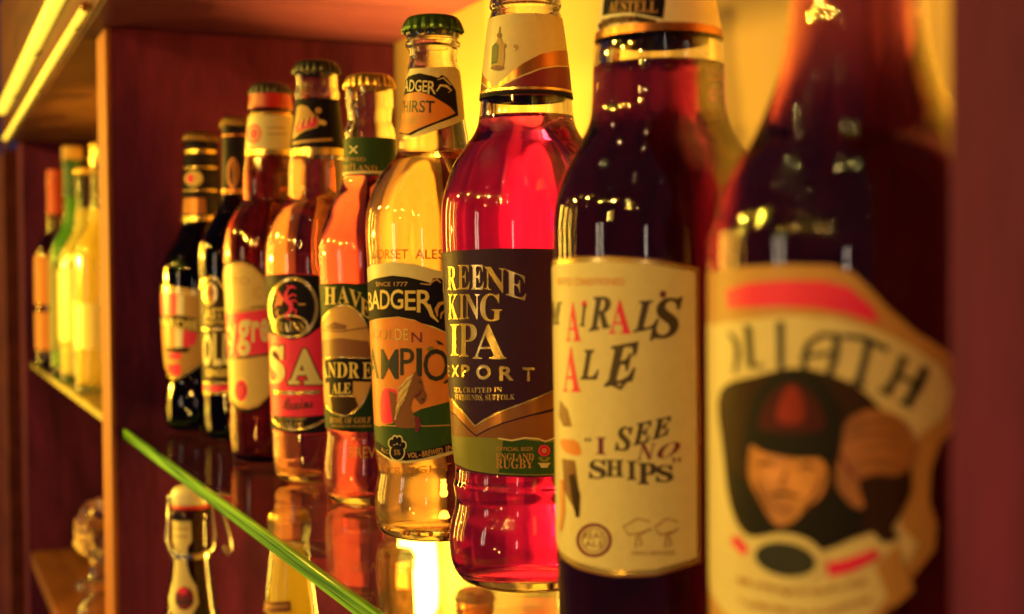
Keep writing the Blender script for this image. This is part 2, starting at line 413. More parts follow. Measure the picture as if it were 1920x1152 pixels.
    def flat_to_surface(s, bm, name, off, m, parent, step=4.0):
        """bm holds faces in (azimuth, z*20) coordinates; cut and wrap"""
        xs = [v.co.x for v in bm.verts]; ys = [v.co.y for v in bm.verts]
        if not xs: return None
        st = R_(step); k = math.ceil(min(xs)/st)
        while k*st < max(xs):
            bmesh.ops.bisect_plane(bm, geom=bm.verts[:]+bm.edges[:]+bm.faces[:], plane_co=(k*st, 0, 0), plane_no=(1, 0, 0)); k += 1
        sy = 0.006*20; k = math.ceil(min(ys)/sy)
        while k*sy < max(ys):
            bmesh.ops.bisect_plane(bm, geom=bm.verts[:]+bm.edges[:]+bm.faces[:], plane_co=(0, k*sy, 0), plane_no=(0, 1, 0)); k += 1
        for v in bm.verts:
            v.co = Vector(s.surf(v.co.x, v.co.y/20, off))
        bm.normal_update()
        for f in bm.faces:
            c = f.calc_center_median()
            if f.normal.x*c.x+f.normal.y*c.y < 0: f.normal_flip()
        me = bpy.data.meshes.new(name); bm.to_mesh(me); bm.free()
        return obj(name, me, m, parent or s.root, True)
    def poly(s, name, pts, m, parent=None, lv=0, smooth=0, rad=None):
        """filled shape on the bottle given by photograph pixels"""
        if smooth:
            n = len(pts); q = []
            for i in range(n):
                p0, p1, p2, p3 = pts[i-1], pts[i], pts[(i+1) % n], pts[(i+2) % n]
                for k in range(smooth):
                    t = k/smooth
                    q.append(tuple(0.5*((2*p1[j])+(-p0[j]+p2[j])*t+(2*p0[j]-5*p1[j]+4*p2[j]-p3[j])*t*t+(-p0[j]+3*p1[j]-3*p2[j]+p3[j])*t**3) for j in range(2)))
            pts = q
        uv = [s.pt(p, rad) for p in pts]
        a0 = s.az(); uv = [(a0+((a-a0+math.pi) % (2*math.pi)-math.pi), z) for a, z in uv]
        # densify in surface space
        d = []
        for i, (a, z) in enumerate(uv):
            b, y = uv[(i+1) % len(uv)]; n = max(1, int(abs(b-a)/R_(6)))
            for k in range(n): d.append((a+(b-a)*k/n, z+(y-z)*k/n))
        bm = bmesh.new(); vs = [bm.verts.new((a, z*20, 0)) for a, z in d]
        es = [bm.edges.new((vs[i], vs[(i+1) % len(vs)])) for i in range(len(vs))]
        bmesh.ops.triangle_fill(bm, edges=es, use_beauty=True)
        return s.flat_to_surface(bm, name, 0.00012+0.00010*lv, m, parent)
    def ell(s, name, cx, cy, rx, ry, m, parent=None, lv=1, rot=0, n=28, rad=None):
        c, q = math.cos(R_(rot)), math.sin(R_(rot))
        return s.poly(name, [(cx+rx*math.cos(t)*c-ry*math.sin(t)*q, cy+rx*math.cos(t)*q+ry*math.sin(t)*c) for t in [2*math.pi*i/n for i in range(n)]], m, parent, lv, rad=rad)
    def ring(s, name, cx, cy, rx, ry, th, m, parent=None, lv=1, a0=0, a1=360, n=40, rad=None):
        ts = [R_(a0+(a1-a0)*i/n) for i in range(n+1)]
        return s.stroke(name, [(cx+rx*math.cos(t), cy+ry*math.sin(t)) for t in ts], th, m, parent, lv, rad)
    def stroke(s, name, pts, th, m, parent=None, lv=1, rad=None):
        """ribbon of the given pixel width along pixel points"""
        if not isinstance(th, (list, tuple)): th = [th]*len(pts)
        L, Rr = [], []
        for i, p in enumerate(pts):
            a, b = pts[max(i-1, 0)], pts[min(i+1, len(pts)-1)]
            dx, dy = b[0]-a[0], b[1]-a[1]; h = math.hypot(dx, dy) or 1
            nx, ny = -dy/h*th[i]/2, dx/h*th[i]/2
            L.append(s.pt((p[0]+nx, p[1]+ny), rad)); Rr.append(s.pt((p[0]-nx, p[1]-ny), rad))
        bm = bmesh.new(); off = 0
        lv_ = [bm.verts.new((a, z*20, 0)) for a, z in L]; rv = [bm.verts.new((a, z*20, 0)) for a, z in Rr]
        for i in range(len(pts)-1):
            try: bm.faces.new((lv_[i], lv_[i+1], rv[i+1], rv[i]))
            except ValueError: pass
        return s.flat_to_surface(bm, name, 0.00012+0.00010*lv, m, parent)
    def glyphs(s, name, items, m, parent=None, lv=2, rad=None, bold=0.0, slant=0.0):
        """items: (text, x0, x1, ytop, ybottom[, ytop_right, ybottom_right]) boxes in photograph pixels; one mesh"""
        out = bmesh.new()
        for it in items:
            t, x0, x1, yt, yb = it[:5]; yt2, yb2 = (it[5], it[6]) if len(it) > 5 else (yt, yb)
            pl = (lambda x, y: s.pt(('a', x[1], y), rad) if isinstance(x, tuple) else s.pt((x, y), rad))
            tl, tr, bl, br = pl(x0, yt), pl(x1, yt2), pl(x0, yb), pl(x1, yb2)
            V, Fc = text_mesh(t, bold)
            vs = []
            for (x, y) in V:
                x = x+slant*(y-0.5)
                a = (bl[0]*(1-x)+br[0]*x)*(1-y)+(tl[0]*(1-x)+tr[0]*x)*y
                z = (bl[1]*(1-x)+br[1]*x)*(1-y)+(tl[1]*(1-x)+tr[1]*x)*y
                vs.append(out.verts.new((a, z*20, 0)))
            for f in Fc:
                try: out.faces.new([vs[i] for i in f])
                except ValueError: pass
        return s.flat_to_surface(out, name, 0.00012+0.00010*lv, m, parent)

_TC = {}
def text_mesh(t, bold=0.0):
    """outline of some lettering, normalised to its own box"""
    key = (t, bold)
    if key in _TC: return _TC[key]
    c = bpy.data.curves.new('t', 'FONT'); c.body = t; c.resolution_u = 3; c.offset = bold
    o = bpy.data.objects.new('t', c); COL.objects.link(o)
    dg = bpy.context.evaluated_depsgraph_get(); me = bpy.data.meshes.new_from_object(o.evaluated_get(dg))
    V = [(v.co.x, v.co.y) for v in me.vertices]; Fc = [tuple(p.vertices) for p in me.polygons]
    x0, x1 = min(v[0] for v in V), max(v[0] for v in V); y0, y1 = min(v[1] for v in V), max(v[1] for v in V)
    V = [((x-x0)/(x1-x0), (y-y0)/(y1-y0)) for x, y in V]
    bpy.data.objects.remove(o); bpy.data.curves.remove(c); bpy.data.meshes.remove(me)
    _TC[key] = (V, Fc); return V, Fc
def serif(t):
    return ''.join(chr(0x1D400+ord(ch)-65) if 'A' <= ch <= 'Z' else chr(0x1D41A+ord(ch)-97) if 'a' <= ch <= 'z' else ch for ch in t)
def serif_i(t):
    return ''.join(chr(0x1D468+ord(ch)-65) if 'A' <= ch <= 'Z' else chr(0x1D482+ord(ch)-97) if 'a' <= ch <= 'z' else ch for ch in t)
def script(t):
    return ''.join(chr(0x1D4D0+ord(ch)-65) if 'A' <= ch <= 'Z' else chr(0x1D4EA+ord(ch)-97) if 'a' <= ch <= 'z' else ch for ch in t)
def fraktur(t):
    return ''.join(chr(0x1D56C+ord(ch)-65) if 'A' <= ch <= 'Z' else chr(0x1D586+ord(ch)-97) if 'a' <= ch <= 'z' else ch for ch in t)

def paper(name, col, rough=0.32, spec=0.32):
    m = speckle(mat('paper '+name, col, rough, 0, spec), 300, 0.35, 0.88)
    nt, n, l, p = nodes(m)                      # handling wear, soft cockling of the paper, uneven varnish
    tc = n.new('ShaderNodeTexCoord')
    n1 = n.new('ShaderNodeTexNoise'); n1.inputs['Scale'].default_value = 60; n1.inputs['Detail'].default_value = 5; l.new(tc.outputs['Object'], n1.inputs['Vector'])
    n2 = n.new('ShaderNodeTexNoise'); n2.inputs['Scale'].default_value = 1400; n2.inputs['Detail'].default_value = 2; l.new(tc.outputs['Object'], n2.inputs['Vector'])
    ad = n.new('ShaderNodeMath'); ad.operation = 'MULTIPLY_ADD'; ad.inputs[1].default_value = 0.12; l.new(n2.outputs['Fac'], ad.inputs[0]); l.new(n1.outputs['Fac'], ad.inputs[2])
    bu = n.new('ShaderNodeBump'); bu.inputs['Strength'].default_value = 0.22; bu.inputs['Distance'].default_value = 0.0012; l.new(ad.outputs[0], bu.inputs['Height']); l.new(bu.outputs[0], p.inputs['Normal'])
    mr = n.new('ShaderNodeMapRange'); mr.inputs['To Min'].default_value = rough-0.08; mr.inputs['To Max'].default_value = rough+0.18; l.new(n1.outputs['Fac'], mr.inputs['Value']); l.new(mr.outputs[0], p.inputs['Roughness'])
    return m
P_CREAM = paper('cream', (0.74, 0.64, 0.36)); P_WHITE = paper('pale', (0.86, 0.80, 0.62)); P_BLACK = paper('black', (0.012, 0.009, 0.024), 0.45, 0.06)
P_PURPLE = paper('purple', (0.034, 0.010, 0.050), 0.32, 0.16); P_RED = paper('red', (0.86, 0.028, 0.14)); P_ORANGE = paper('orange', (0.72, 0.24, 0.05))
P_GREEN = paper('green', (0.030, 0.075, 0.028), 0.4, 0.12); P_DGREEN = paper('dark green', (0.012, 0.032, 0.016), 0.4, 0.10); P_OLIVE = paper('olive', (0.20, 0.20, 0.045))
P_BROWN = paper('brown', (0.22, 0.08, 0.03)); P_MAROON = paper('maroon', (0.18, 0.018, 0.06)); P_TAN = paper('tan', (0.55, 0.30, 0.10)); P_SKIN = speckle(mat('painted skin', (0.80, 0.34, 0.10), 0.35), 130, 0.22, 0.42)
P_INK = paper('ink', (0.030, 0.032, 0.026)); P_INKB = paper('brown ink', (0.075, 0.052, 0.032)); P_FADE = paper('faded ink', (0.42, 0.24, 0.10)); P_DBROWN = paper('dark brown', (0.040, 0.018, 0.012), 0.4, 0.1)
P_GOLD = mat('gold print', (0.86, 0.60, 0.20), 0.24, 0.75); P_COPPER = mat('copper print', (0.50, 0.20, 0.06), 0.28, 0.7)
P_GOLDP = paper('gold ink', (0.80, 0.60, 0.20))
G_CLEAR = glass('clear bottle glass', None, (0.98, 0.985, 0.96)); G_AMBER = glass('amber bottle glass', (0.50, 0.16, 0.05)); G_DARK = glass('dark bottle glass', (0.10, 0.02, 0.03))
G_RUBY = glass('ruby bottle glass', (0.45, 0.10, 0.20)); G_GREEN = glass('green bottle glass', (0.25, 0.75, 0.12))
L_GOLD = liquid('golden ale', (1.0, 0.66, 0.50)); L_AMBER = liquid('amber ale', (0.84, 0.10, 0.32)); L_PINK = liquid('red ale', (0.88, 0.018, 0.70))
L_COPPER = liquid('copper ale', (0.96, 0.38, 0.45)); L_RUBY = liquid('ruby ale', (0.040, 0.0004, 0.03)); L_BLACK = liquid('black beer', (0.004, 0.001, 0.002)); L_PALE = liquid('pale beer', (0.98, 0.80, 0.40))
C_BLACK = mat('black cap', (0.015, 0.012, 0.014), 0.30, 0.0, 0.6); C_GREEN = mat('green cap', (0.06, 0.13, 0.03), 0.25, 0.6); C_GOLD = mat('gold cap', (0.75, 0.48, 0.14), 0.28, 0.9)
C_BROWN = mat('bronze cap', (0.16, 0.09, 0.035), 0.34, 0.8); C_LIPGLOW = mat('red cap', (0.50, 0.02, 0.03), 0.35)

GRP = 'bottles of ale standing in a row on the glass shelf'
A = 'a'
# ------------------------------------------------------------------ 9: big dark bottle beside the right divider
b = Bottle('ale_bottle', -0.255, 0.197, 0, [(1.2, 28), (4, 31.5), (9, 33.4), (30, 33.8), (90, 33.9), (135, 33.8), (143, 33.0), (150, 31.2), (156, 28.0), (162, 23.8), (169, 20.6), (178, 17.4), (188, 15.6), (205, 14.6), (228, 13.6), (243, 12.6), (246, 13.6), (256, 13.8), (258, 13.4)],
    'dark ruby bottle whose label shows a capped man raising a fist', group=GRP, wall=4.2)
b.glass(G_CLEAR, 232, liquid('dark ruby ale', (0.026, 0.0003, 0.016))); b.crown(C_BLACK)
lab = b.poly('label', [(A, -118, 512), (A, -80, 512), (1352, 508), (1400, 500), (1480, 496), (1560, 498), (1600, 512), (1630, 540), (1665, 578), (1715, 622), (1768, 655), (1800, 690), (1815, 740), (1800, 790), (1762, 830), (1745, 880), (1742, 940), (1756, 985), (1752, 1030), (1720, 1070), (1690, 1110), (1660, 1150), (1640, 1180), (1600, 1210), (1450, 1215), (A, -80, 1200), (A, -118, 1190)], P_TAN, lv=0)
lab['label'] = 'gold label with a capped man and blackletter name'
b.poly('panel', [(A, -110, 612), (1345, 608), (1400, 600), (1480, 592), (1560, 596), (1640, 618), (1710, 650), (1765, 690), (1785, 735), (1770, 780), (1725, 815), (1690, 870), (1690, 990), (1720, 1020), (1680, 1100), (1630, 1160), (1590, 1190), (1440, 1195), (1360, 1150), (A, -80, 1100)], P_CREAM, lab, 1)
b.poly('band', [(1362, 545), (1400, 532), (1470, 526), (1545, 527), (1590, 538), (1632, 572), (1652, 605), (1625, 600), (1580, 586), (1530, 578), (1460, 574), (1365, 578)], P_RED, lab, 1)
b.poly('panel', [(1352, 735), (1420, 705), (1500, 690), (1590, 715), (1650, 765), (1700, 850), (1705, 930), (1660, 985), (1600, 1010), (1540, 1030), (1470, 1000), (1405, 1005), (1372, 950), (1358, 850)], P_DBROWN, lab, 2, smooth=4)
for st, th in (([(1368, 622), (1382, 640), (1386, 665), (1380, 700)], [4, 9, 9, 5]), ([(1396, 612), (1404, 612), (1410, 688), (1430, 686)], [6, 12, 12, 9]), ([(1464, 603), (1465, 692)], [14, 12]),
               ([(1512, 712), (1508, 672), (1516, 646), (1540, 628), (1574, 630)], [8, 12, 12, 9, 10]), ([(1570, 628), (1566, 668), (1552, 712)], [13, 14, 12]), ([(1514, 668), (1564, 662)], 8),
               ([(1580, 630), (1620, 634), (1664, 656)], [9, 11, 12]), ([(1628, 640), (1620, 680), (1608, 720)], [14, 13, 15]), ([(1596, 718), (1622, 724)], 7),
               ([(1694, 668), (1678, 705), (1660, 738)], [16, 12, 15]), ([(1734, 688), (1718, 725), (1696, 760)], [17, 20, 15]), ([(1680, 702), (1720, 722)], 10), ([(1646, 730), (1672, 742)], 7), ([(1684, 752), (1710, 764)], 7)):
    b.stroke('lettering', st, th, P_INK, lab, 3)
fig = lab
P_HAND = speckle(mat('painted hand', (0.50, 0.20, 0.06), 0.4), 130, 0.22, 0.40); P_CAP = speckle(mat('painted cap', (0.085, 0.012, 0.022), 0.5, 0, 0.15), 90, 0.3, 0.5); P_CAPR = speckle(mat('painted cap front', (0.34, 0.035, 0.035), 0.5, 0, 0.15), 110, 0.3, 0.4)
P_CLOTH = paper('painted cloth', (0.012, 0.010, 0.012), 0.5, 0.15)
b.poly('figure', [(1372, 880), (1400, 900), (1440, 975), (1470, 990), (1520, 960), (1580, 900), (1620, 940), (1615, 1000), (1545, 1032), (1470, 1002), (1405, 1004), (1378, 950)], P_CLOTH, lab, 3)
b.poly('figure', [(1402, 868), (1404, 790), (1432, 722), (1485, 692), (1536, 706), (1572, 760), (1582, 815), (1566, 860), (1500, 870), (1440, 862)], P_CLOTH, lab, 4, smooth=5)
b.poly('figure', [(1408, 895), (1410, 838), (1425, 826), (1448, 846), (1480, 852), (1515, 854), (1545, 866), (1552, 895), (1540, 930), (1515, 950), (1492, 976), (1465, 986), (1446, 970), (1428, 938)], P_SKIN, lab, 5, smooth=5)
b.poly('figure', [(1425, 800), (1440, 750), (1482, 716), (1528, 742), (1548, 800), (1500, 812), (1450, 808)], P_CAP, lab, 5, smooth=5)
b.poly('figure', [(1462, 790), (1468, 745), (1488, 722), (1508, 748), (1508, 790)], P_CAPR, lab, 6, smooth=4)
b.stroke('figure', [(1408, 826), (1440, 838), (1490, 846), (1540, 848), (1572, 838)], [8, 22, 26, 22, 8], P_CLOTH, lab, 6)
for e_ in ([(1424, 872), (1440, 866), (1456, 872)], [(1498, 878), (1516, 872), (1534, 880)]): b.stroke('figure', e_, [3, 9, 3], P_DBROWN, lab, 6)
b.stroke('figure', [(1478, 876), (1472, 896), (1466, 910), (1480, 912)], [3, 6, 7, 3], P_BROWN, lab, 6)
b.stroke('figure', [(1444, 930), (1468, 924), (1480, 926), (1504, 932)], [3, 8, 8, 3], P_DBROWN, lab, 6); b.stroke('figure', [(1452, 950), (1470, 956), (1490, 950)], [2, 5, 2], P_BROWN, lab, 6)
b.stroke('figure', [(1420, 900), (1432, 930), (1448, 962)], [3, 8, 3], P_BROWN, lab, 6); b.stroke('figure', [(1544, 890), (1530, 925), (1506, 955)], [4, 9, 3], P_BROWN, lab, 6)
b.poly('figure', [(1585, 795), (1625, 768), (1675, 776), (1708, 810), (1712, 850), (1690, 890), (1640, 890), (1610, 905), (1620, 950), (1595, 945), (1568, 905), (1576, 850)], P_HAND, lab, 4, smooth=5)
for y in (794, 818, 842, 866): b.stroke('figure', [(1590, y+12), (1620, y-2), (1656, y-5), (1700, y+6)], [2, 6, 6, 2], P_BROWN, lab, 5)
b.stroke('figure', [(1578, 850), (1590, 880), (1612, 902)], [4, 8, 3], P_MAROON, lab, 5)
b.poly('figure', [(1622, 895), (1690, 885), (1690, 960), (1672, 990), (1686, 1008), (1655, 1018), (1628, 990)], P_DBROWN, lab, 4)
b.ell('emblem', 1475, 1048, 72, 48, P_CREAM, lab, 4, rot=8); b.ell('emblem', 1475, 1048, 57, 32, P_INK, lab, 5, rot=10)
b.stroke('band', [(1552, 1068), (1590, 1060), (1645, 1036)], [26, 26, 18], P_RED, lab, 4); b.stroke('band', [(1378, 1008), (1402, 1036)], 16, P_RED, lab, 4)
for yy, x0, x1 in ((1098, 1385, 1620), (1136, 1390, 1630)):
    xs = [x0+(x1-x0)*i/44 for i in range(45)]
    b.stroke('lettering', [(x, yy+22*math.sin(math.pi*(x-x0)/(x1-x0))-10+random.uniform(-4, 4)) for x in xs], [random.choice((2, 5, 9, 10)) for _ in xs], P_FADE, lab, 3)
b.poly('scroll', [(1640, 1060), (1680, 1020), (1712, 1105), (1672, 1140)], P_TAN, lab, 4)

# ------------------------------------------------------------------ 8: ruby bottle with cream label
b = Bottle('ale_bottle', -0.400, 0.228, 0, [(1.2, 29), (4, 33), (9, 35), (40, 35.3), (90, 35.6), (140, 36.0), (150, 35.8), (157, 34.8), (164, 32.6), (171, 29.2), (177, 25.8), (183, 23.2), (190, 22.3), (205, 21.6), (220, 19.4), (240, 15.2), (247, 13.2), (249, 14.4), (259, 14.4), (261, 13.8)],
    'dark ruby bottle with cream label quoting a sailor who sees no ships', group=GRP, wall=4.2)
b.glass(G_CLEAR, 201, L_RUBY); b.crown(C_GOLD)
lab = b.poly('label', [(A, -122, 497), (A, -80, 490), (1040, 486), (1080, 481), (1140, 479), (1230, 485), (1311, 502), (1314, 780), (1315, 1055), (1230, 1081), (1150, 1083), (1085, 1068), (1052, 1045), (A, -80, 1030), (A, -122, 1020)], P_BROWN, lv=0)
b.poly('border', [(A, -121, 499), (A, -80, 493), (1040, 489), (1080, 484), (1140, 482), (1230, 488), (1308, 505), (1311, 780), (1312, 1052), (1230, 1077), (1150, 1079), (1085, 1064), (1052, 1041), (A, -80, 1027), (A, -121, 1017)], P_GOLD, lab, 1)
face = b.poly('panel', [(A, -120, 510), (A, -80, 502), (1040, 498), (1080, 493), (1140, 491), (1230, 497), (1302, 511), (1305, 780), (1306, 1045), (1230, 1067), (1150, 1069), (1085, 1054), (1052, 1032), (A, -80, 1018), (A, -120, 1008)], P_CREAM, lab, 2)
b.glyphs('lettering', [('BOTTLE CONDITIONED', 1048, 1171, 521, 535)], P_ORANGE, lab, 3)
b.glyphs('lettering', [(serif_i('M'), 1037, 1056, 566, 610), (serif_i('I'), 1089, 1102, 572, 612), (serif_i('R'), 1106, 1146, 557, 622, 556, 614), (serif_i('L'), 1188, 1236, 566, 624, 562, 614), (serif_i('S'), 1218, 1280, 562, 640, 556, 628)], P_INKB, lab, 3, bold=0.015)
b.glyphs('lettering', [(serif('A'), 1064, 1090, 566, 640), (serif('A'), 1143, 1184, 562, 626)], P_RED, lab, 3)
b.ell('lettering', 1243, 552, 6, 7, P_MAROON, lab, 3); b.ell('lettering', 1097, 569, 4, 5, P_RED, lab, 4)
b.glyphs('lettering', [(serif_i('L'), 1090, 1124, 656, 712), (serif_i('E'), 1134, 1198, 652, 726, 640, 712)], P_INKB, lab, 3, bold=0.015)
b.stroke('lettering', [(1138, 716), (1164, 728), (1182, 706)], [4, 8, 3], P_INKB, lab, 3); b.stroke('lettering', [(1192, 648), (1188, 668)], [9, 3], P_INKB, lab, 3)
b.glyphs('lettering', [(serif('A'), 1058, 1090, 650, 735)], P_RED, lab, 3)
b.glyphs('lettering', [(serif_i('S'), 1153, 1187, 800, 846), (serif_i('E'), 1187, 1222, 796, 836, 788, 828), (serif_i('E'), 1222, 1258, 788, 826, 780, 812), (serif('S'), 1106, 1138, 862, 898), (serif('H'), 1137, 1170, 862, 894), (serif('I'), 1176, 1194, 864, 900), (serif('P'), 1196, 1232, 868, 908), (serif('S'), 1230, 1262, 872, 904), ('\u201c', 1098, 1110, 820, 828)], P_INKB, lab, 3, bold=0.015)
b.glyphs('lettering', [(serif('I'), 1118, 1138, 820, 852), (serif_i('N'), 1194, 1230, 832, 864), (serif_i('O'), 1232, 1275, 836, 862, 826, 850), ('\u201d', 1260, 1276, 858, 868)], P_MAROON, lab, 3)
b.ring('stamp', 1115, 1013, 30, 29, 6, P_MAROON, lab, 3); b.ring('stamp', 1115, 1013, 22, 21, 2, P_MAROON, lab, 3)
b.glyphs('stamp', [('REAL', 1096, 1136, 998, 1010), ('ALE', 1098, 1134, 1014, 1026)], P_BROWN, lab, 3)
for cx, w_ in ((1195, 26), (1250, 22)):
    b.stroke('signature', [(cx+w_*0.9, 978), (cx, 972), (cx-w_, 988), (cx-w_*0.6, 1002), (cx+w_*0.4, 1000), (cx+w_, 992), (cx, 1000), (cx-3, 1026), (cx+8, 1022), (cx+4, 1004)], 3, P_FADE, lab, 3)
b.glyphs('lettering', [('HEAD BREWER', 1186, 1266, 1032, 1040)], P_FADE, lab, 3)
b.poly('figure', [(1052, 750), (1066, 768), (1074, 800), (1058, 800), (1050, 780)], P_BROWN, lab, 3); b.poly('figure', [(1054, 824), (1080, 826), (1090, 840), (1088, 854), (1066, 850), (1056, 840)], P_ORANGE, lab, 3, smooth=3)
b.poly('figure', [(1056, 860), (1080, 864), (1088, 930), (1084, 970), (1076, 950), (1060, 920)], P_BROWN, lab, 3); b.stroke('figure', [(1074, 890), (1082, 930), (1085, 970)], [10, 16, 6], P_DBROWN, lab, 4); b.stroke('figure', [(1056, 900), (1058, 960), (1054, 995)], [6, 8, 4], P_ORANGE, lab, 4)
nk = b.band('neck_label', 209.5, 240, P_WHITE)
b.band('border', 209.3, 212.0, P_COPPER, 0.0003, nk, n=3)
b.poly('panel', [(1124, -20), (1250, -20), (1243, 36), (1180, 24), (1128, 30)], P_BLACK, nk, 2, rad=20.5)
b.glyphs('lettering', [(serif('AUSTELL'), 1140, 1233, 2, 25)], P_TAN, nk, 3, rad=20.5); b.glyphs('lettering', [('BREWERY', 1128, 1195, 36, 58, 28, 42)], P_BROWN, nk, 2, rad=20.5)
b.stroke('ribbon', [(1124, 52), (1150, 38), (1195, 36), (1230, 44)], 12, P_DBROWN, nk, 1, rad=20.5)

# ------------------------------------------------------------------ 7: pink-red bottle with dark purple label
b = Bottle('ale_bottle', -0.534, 0.2395, 0, [(1.0, 26), (3, 30), (7, 32.8), (13, 34.4), (21, 34.7), (28, 33.6), (33, 32.2), (38, 32.0), (43, 32.7), (46, 32.0), (52, 31.9), (58, 32.7), (70, 33.4), (100, 35.0), (140, 36.6), (155, 36.9), (164, 36.2), (172, 34.0), (179, 31.4), (184, 28.2), (189, 24.6), (193, 22.0), (198, 20.4), (210, 19.2), (225, 17.8), (240, 15.8), (244, 14.6), (246, 15.4), (249, 15.0), (250.5, 14.0), (252, 15.0), (260, 14.6), (262, 14.0)],
    'pink-red ale bottle with dark purple label, gold lettering and green band', group=GRP)
b.glass(G_CLEAR, 199, L_PINK); b.crown(C_GOLD)
T0, T1 = 470, 884
lab = b.poly('label', [(A, -115, 478), (A, -80, 474), (840, 472), (880, 469), (940, 466), (1000, 466), (1060, 468), (1100, 472), (1110, 880), (1060, 893), (1000, 895), (930, 892), (880, 884), (862, 876), (A, -80, 872), (A, -115, 868)], P_PURPLE, lv=0)
b.poly('band', [(A, -112, 735), (848, 748), (870, 774), (891.5, 798), (910, 786), (934, 773), (985, 754), (1038, 733), (1070, 722), (1072, 750), (1038, 765), (992, 778), (944, 792), (915, 804), (893, 816), (872, 796), (854, 776), (A, -112, 765)], P_COPPER, lab, 1)
b.stroke('line', [(848, 748), (870, 774), (891.5, 799), (910, 787), (934, 774), (985, 755), (1040, 732)], 3.4, P_GOLD, lab, 2)
b.poly('band', [(A, -112, 770), (855, 779), (872, 800), (893.5, 819), (915, 807), (944, 795), (992, 781), (1065, 765), (1070, 830), (860, 830), (A, -112, 820)], P_BROWN, lab, 1)
b.poly('field', [(A, -112, 812), (856, 818), (900, 820), (935, 822), (960, 826), (1000, 820), (1020, 826), (1040, 822), (1080, 824), (1085, 881), (1040, 891), (1000, 892), (930, 889), (880, 881), (864, 874), (A, -112, 862)], P_OLIVE, lab, 2)
b.poly('field', [(938, 880), (944, 826), (980, 824), (1040, 830), (1082, 826), (1085, 878), (1040, 888), (1000, 889), (934, 886)], P_GREEN, lab, 3)
b.stroke('line', [(935, 822), (960, 826), (985, 821), (1010, 823), (1022, 828), (1040, 821)], 3, P_CREAM, lab, 4)
b.glyphs('lettering', [(serif('G'), (A, -88), (A, -76), 502, 546), (serif('R'), 841, 857, 500, 544), (serif('E'), 859, 882, 497, 543), (serif('E'), 884, 908, 497, 543), (serif('N'), 909, 949, 500, 543, 504, 551), (serif('E'), 949, 987, 505, 553, 519, 565)], P_GOLD, lab, 2)
b.glyphs('lettering', [(serif('K'), 842, 860, 552, 599), (serif('I'), 862, 872, 552, 599), (serif('N'), 873, 900, 552, 599), (serif('G'), 901, 942, 551, 603)], P_GOLD, lab, 2)
b.glyphs('lettering', [(serif('I'), 846, 861, 608, 667), (serif('P'), 862, 895, 607, 669), (serif('A'), 887, 950, 608, 673)], P_GOLD, lab, 2)
b.glyphs('lettering', [('E', (A, -80), (A, -72), 684, 706), ('X', 848, 862, 685, 707), ('P', 866, 882, 684, 708), ('O', 894, 921, 684, 712), ('R', 937, 964, 687, 714), ('T', 980, 1002, 689, 715)], P_GOLD, lab, 2, bold=0.03)
b.glyphs('lettering', [(serif('ALE, CRAFTED IN'), 852, 942, 726, 737), (serif('ST EDMUNDS, SUFFOLK'), 854, 966, 739, 751)], P_GOLD, lab, 2)
b.glyphs('lettering', [('OFFICIAL BEER', 932, 1000, 838, 845), (serif('ENGLAND'), 931, 1001, 850, 862), (serif('RUGBY'), 931, 1000, 861, 878)], P_TAN, lab, 4)
b.ell('emblem', 1020, 845, 11, 10.5, P_RED, lab, 4); b.ell('emblem', 1020, 845, 4, 4, P_TAN, lab, 5); b.ring('emblem', 1020, 845, 7, 7, 1.5, P_MAROON, lab, 5)
b.poly('emblem', [(1008, 858), (1014, 856), (1020, 862), (1027, 856), (1032, 859), (1026, 866), (1014, 866)], P_OLIVE, lab, 4)
b.poly('emblem', [(1008, 868), (1032, 868), (1028, 872), (1026, 877), (1014, 877), (1012, 872)], P_CREAM, lab, 4)
nk = b.band('neck_label', 207.5, 240.5, P_CREAM)
RN = 18
b.poly('band', [(A, -118, 118), (A, -75, 132), (906, 134), (918, 150), (931, 166), (952, 144), (980, 120), (1014, 102), (1040, 96), (1066, 95), (A, 95, 92), (A, 95, 122), (1068, 126), (1040, 126), (1014, 130), (980, 144), (950, 160), (931, 174), (916, 162), (905, 150), (A, -80, 146), (A, -118, 140)], P_COPPER, nk, 1, rad=RN)
b.poly('field', [(A, -118, 140), (A, -75, 146), (905, 150), (916, 162), (931, 174), (950, 160), (980, 144), (1014, 130), (1040, 126), (1068, 126), (A, 95, 122), (A, 95, 178), (1070, 182), (1010, 180), (960, 180), (903, 184), (A, -118, 180)], P_MAROON, nk, 2, rad=RN)
b.stroke('line', [(905, 150), (916, 162), (931, 172), (950, 159), (980, 143), (1014, 129), (1040, 125), (1067, 126)], 2.6, P_CREAM, nk, 3, rad=RN)
b.band('line', 208.6, 209.6, P_GOLD, 0.0006, nk, n=2); b.band('line', 206.6, 208.2, P_BLACK, 0.0006, nk, n=2)
b.poly('emblem', [(930, 78), (934, 62), (938, 72), (944, 84), (947, 100), (946, 125), (924, 127), (922, 100), (926, 84)], P_FADE, nk, 3, rad=RN)
b.poly('emblem', [(922, 88), (929, 80), (935, 86), (934, 118), (924, 122)], P_INK, nk, 4, rad=RN); b.ell('emblem', 934, 66, 4, 5, P_BROWN, nk, 4, rad=RN); b.ell('emblem', 935, 128, 12, 5, P_MAROON, nk, 4, rad=RN)
b.stroke('emblem', [(934, 50), (934, 64)], 2, P_BROWN, nk, 4, rad=RN); b.ell('emblem', 944, 86, 4, 5, P_FADE, nk, 5, rad=RN)
b.glyphs('lettering', [('9', 963, 971, 84, 96)], P_FADE, nk, 3, rad=RN)

